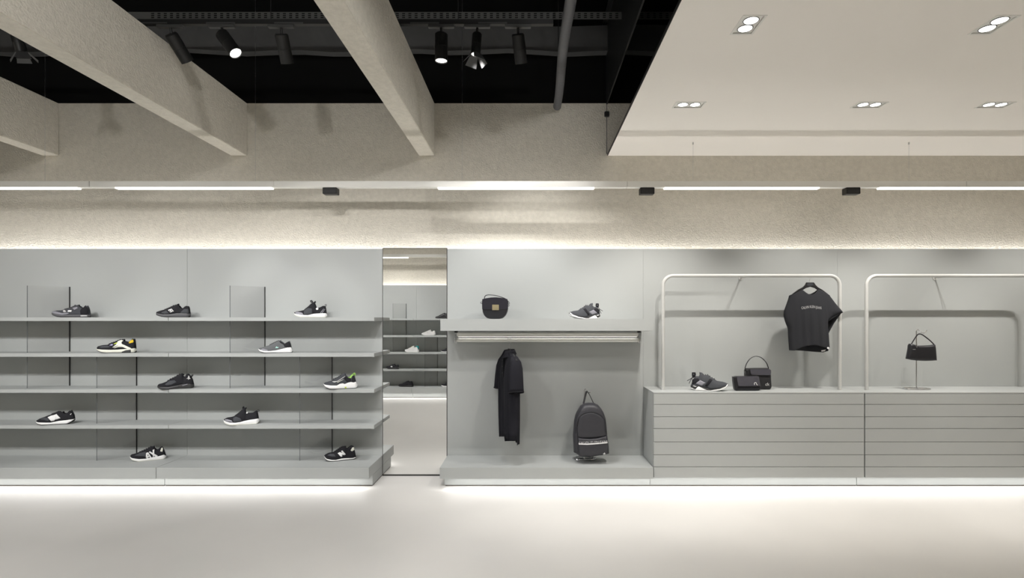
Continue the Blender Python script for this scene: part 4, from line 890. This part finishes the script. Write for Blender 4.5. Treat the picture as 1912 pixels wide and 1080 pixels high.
def on_front(x, z):
    px = PX+x*F/4.79; py = PY-(z-EH)*F/4.79; cx, cy = (px-1432)*6.75, (py-510)*6.75; a, b = interp(xlF, cy), interp(xrF, cy); u = .15+(cx-330)/578.6; return ycF(u, 0, cx, cy)
bm = text_bm('CALVIN KLEIN JEANS', .030, width=f([(648, 0)])[0][0]-f([(400, 0)])[0][0]); c = f([(524, 432)])[0]
bmesh.ops.triangulate(bm, faces=bm.faces[:])
for v in bm.verts:
    x, z = v.co.x+c[0], v.co.y+c[1]+.005*math.cos(v.co.x*38)-.003; v.co = (x, on_front(x, z)-.0022, z)
obj('printed_lettering', bm, INKG, t)
c = f([(732, 942)])[0]; obj('round_tag', T([(c[0], on_front(c[0], c[1])-.006, c[1]), (c[0], on_front(c[0], c[1])-.002, c[1])], .008, 16), WHT, t, smooth=35)
obj('care_label', plate(f([(676, 975), (735, 965), (720, 985), (680, 992)]), Yb-.012, Yb-.0105, 0), WHT, t)

# polo shirt, turned on its hanger
Yp = 4.79; f9 = lambda px, py: W(px, py, Yp)
px_c = 951; PC = f9(px_c, 650); th = math.radians(-70)
zS = f9(0, 661).z; zH = f9(0, 815).z
t = thing('clothes_hanger', 'black hanger seen edge-on on the clothes rail under the thick shelf', 'hanger', (PC.x, Yp, 1.19), th)
cz = 1.223; zt_h = f9(0, 651).z
bm = T([(0, 0, zt_h-1.19-.005), (0, 0, cz-.035-1.19), (.0, .014, cz-.024-1.19)]+[(0, .0185*math.cos(a), cz-1.19+.0185*math.sin(a)) for a in [(-.7+3.4*k/12) for k in range(13)]], .0015, 6)
obj('hook', bm, STEEL, t, local=True, smooth=True)
hb = [(-.20, zS-1.19-.045), (-.12, zS-1.19+.0), (-.045, zt_h-1.19-.028), (-.022, zt_h-1.19-.002), (.022, zt_h-1.19-.002), (.045, zt_h-1.19-.028), (.12, zS-1.19+.0), (.20, zS-1.19-.045), (.195, zS-1.19-.062), (.11, zS-1.19-.02), (.03, zt_h-1.19-.05), (-.03, zt_h-1.19-.05), (-.11, zS-1.19-.02), (-.195, zS-1.19-.062)]
obj('hanger_body', plate(hb, -.007, .007, .002), HANG, t, local=True, smooth=35)
t = thing('polo_shirt', 'black polo shirt hanging sideways from the clothes rail', 'polo shirt', (PC.x, Yp, zH), th)
def ploop(z, a, b, cyy, nseg=56, fa=0.0):
    pts = []
    for k in range(nseg):
        q = 2*PI*k/nseg; cx, sy = math.cos(q), math.sin(q)
        x = a*math.copysign(abs(cx)**.8, cx); y = b*math.copysign(abs(sy)**.75, sy)
        y += fa*(.012*math.sin(x*62+1)+.008*math.sin(x*115+z*3))*(1 if sy < 0 else .6)
        pts.append((x, y+cyy, z))
    return pts
H_ = zS-zH
bm = bmesh.new(); prev = None
LV = [(0.0, .175, .048, 1), (.06, .178, .05, 1), (.18, .18, .052, 1), (.32, .182, .054, .9), (.46, .186, .056, .7), (.55, .192, .058, .5), (.62, .200, .054, .4), (.68, .205, .047, .3), (.725, .195, .040, .2), (.755, .150, .036, .1), (.785, .095, .036, .0), (.80, .062, .040, 0)]
sc = (H_+.02)/.80
for z, a, b, fa in LV:
    pts = ploop(z*sc, a, b, 0, fa=fa)
    if z == 0.0: pts = [(x, y, zz-(.045 if y > .012 else 0)+.20*min(0, x)) for x, y, zz in pts]
    r = [bm.verts.new(p) for p in pts]
    if prev:
        for k in range(len(r)): bm.faces.new((prev[k], prev[(k+1) % len(r)], r[(k+1) % len(r)], r[k]))
    prev = r
obj('body', bm, POLOF, t, local=True, smooth=60, mod=solid(.003, 0))
for s in (-1, 1):
    path = [(s*.14, 0, .765*sc-.01), (s*.178, 0, .72*sc-.01), (s*.195, -.003, .65*sc), (s*.204, -.006, .56*sc), (s*.208, -.008, .47*sc), (s*.210, -.008, .435*sc)]
    wid = [.028, .045, .055, .060, .064, .066]; thk = [.02, .028, .030, .030, .030, .030]
    bm = bmesh.new(); prev = None
    for (x, y, z), a, b in zip(path, wid, thk):
        r = [bm.verts.new((x+b*math.cos(2*PI*k/24)*.9-s*.004, y+a*math.sin(2*PI*k/24), z+s*b*math.cos(2*PI*k/24)*.35)) for k in range(24)]
        if prev:
            for k in range(24): bm.faces.new((prev[k], prev[(k+1) % 24], r[(k+1) % 24], r[k]))
        prev = r
    sl = obj('sleeve', bm, POLOF, t, local=True, smooth=60, mod=solid(.003, 0))
    bm = bmesh.new(); x, y, z = path[-1]; tube(bm, [(x+.030*math.cos(2*PI*k/24)*.92-s*.004, y+.067*math.sin(2*PI*k/24), z+.004+s*.030*math.cos(2*PI*k/24)*.35) for k in range(24)], .004, 6, closed=True, flat=(.6, 1.6))
    obj('cuff', bm, BLACKF, sl, local=True, smooth=True)
zt0 = .80*sc
for s in (-1, 1):          # two collar leaves
    bm = bmesh.new(); A = []; B = []
    for k in range(9):
        q = k/8; a = PI/2-(PI*.95)*q if s > 0 else PI/2+(PI*.95)*q
        xx, yy = .062*math.cos(a), .042*math.sin(a)
        A.append((xx, yy, zt0+.020-.012*q)); d_ = .035+.028*q; B.append((xx*1.45+s*.004*q, yy*1.4-.016*q, zt0+.020-.012*q-d_))
    va = [bm.verts.new(p) for p in A]; vb = [bm.verts.new(p) for p in B]
    for k in range(8): bm.faces.new((va[k], va[k+1], vb[k+1], vb[k]))
    obj('collar', bm, cm('black_rib', (.02, .02, .026), .8), t, local=True, smooth=True, mod=solid(.003, 0))
obj('placket', rbox(-.016, .016, -.0605, -.057, .56*sc, zt0-.03, .001), BLACKF, t, local=True)
for k in range(3): obj('button', T([(0, -.0625, .60*sc+k*.055), (0, -.0605, .60*sc+k*.055)], .005, 10), HANG, t, local=True)
obj('care_label', rbox(-.180, -.165, -.028, -.026, .075, .10, .0004), WHT, t, local=True)
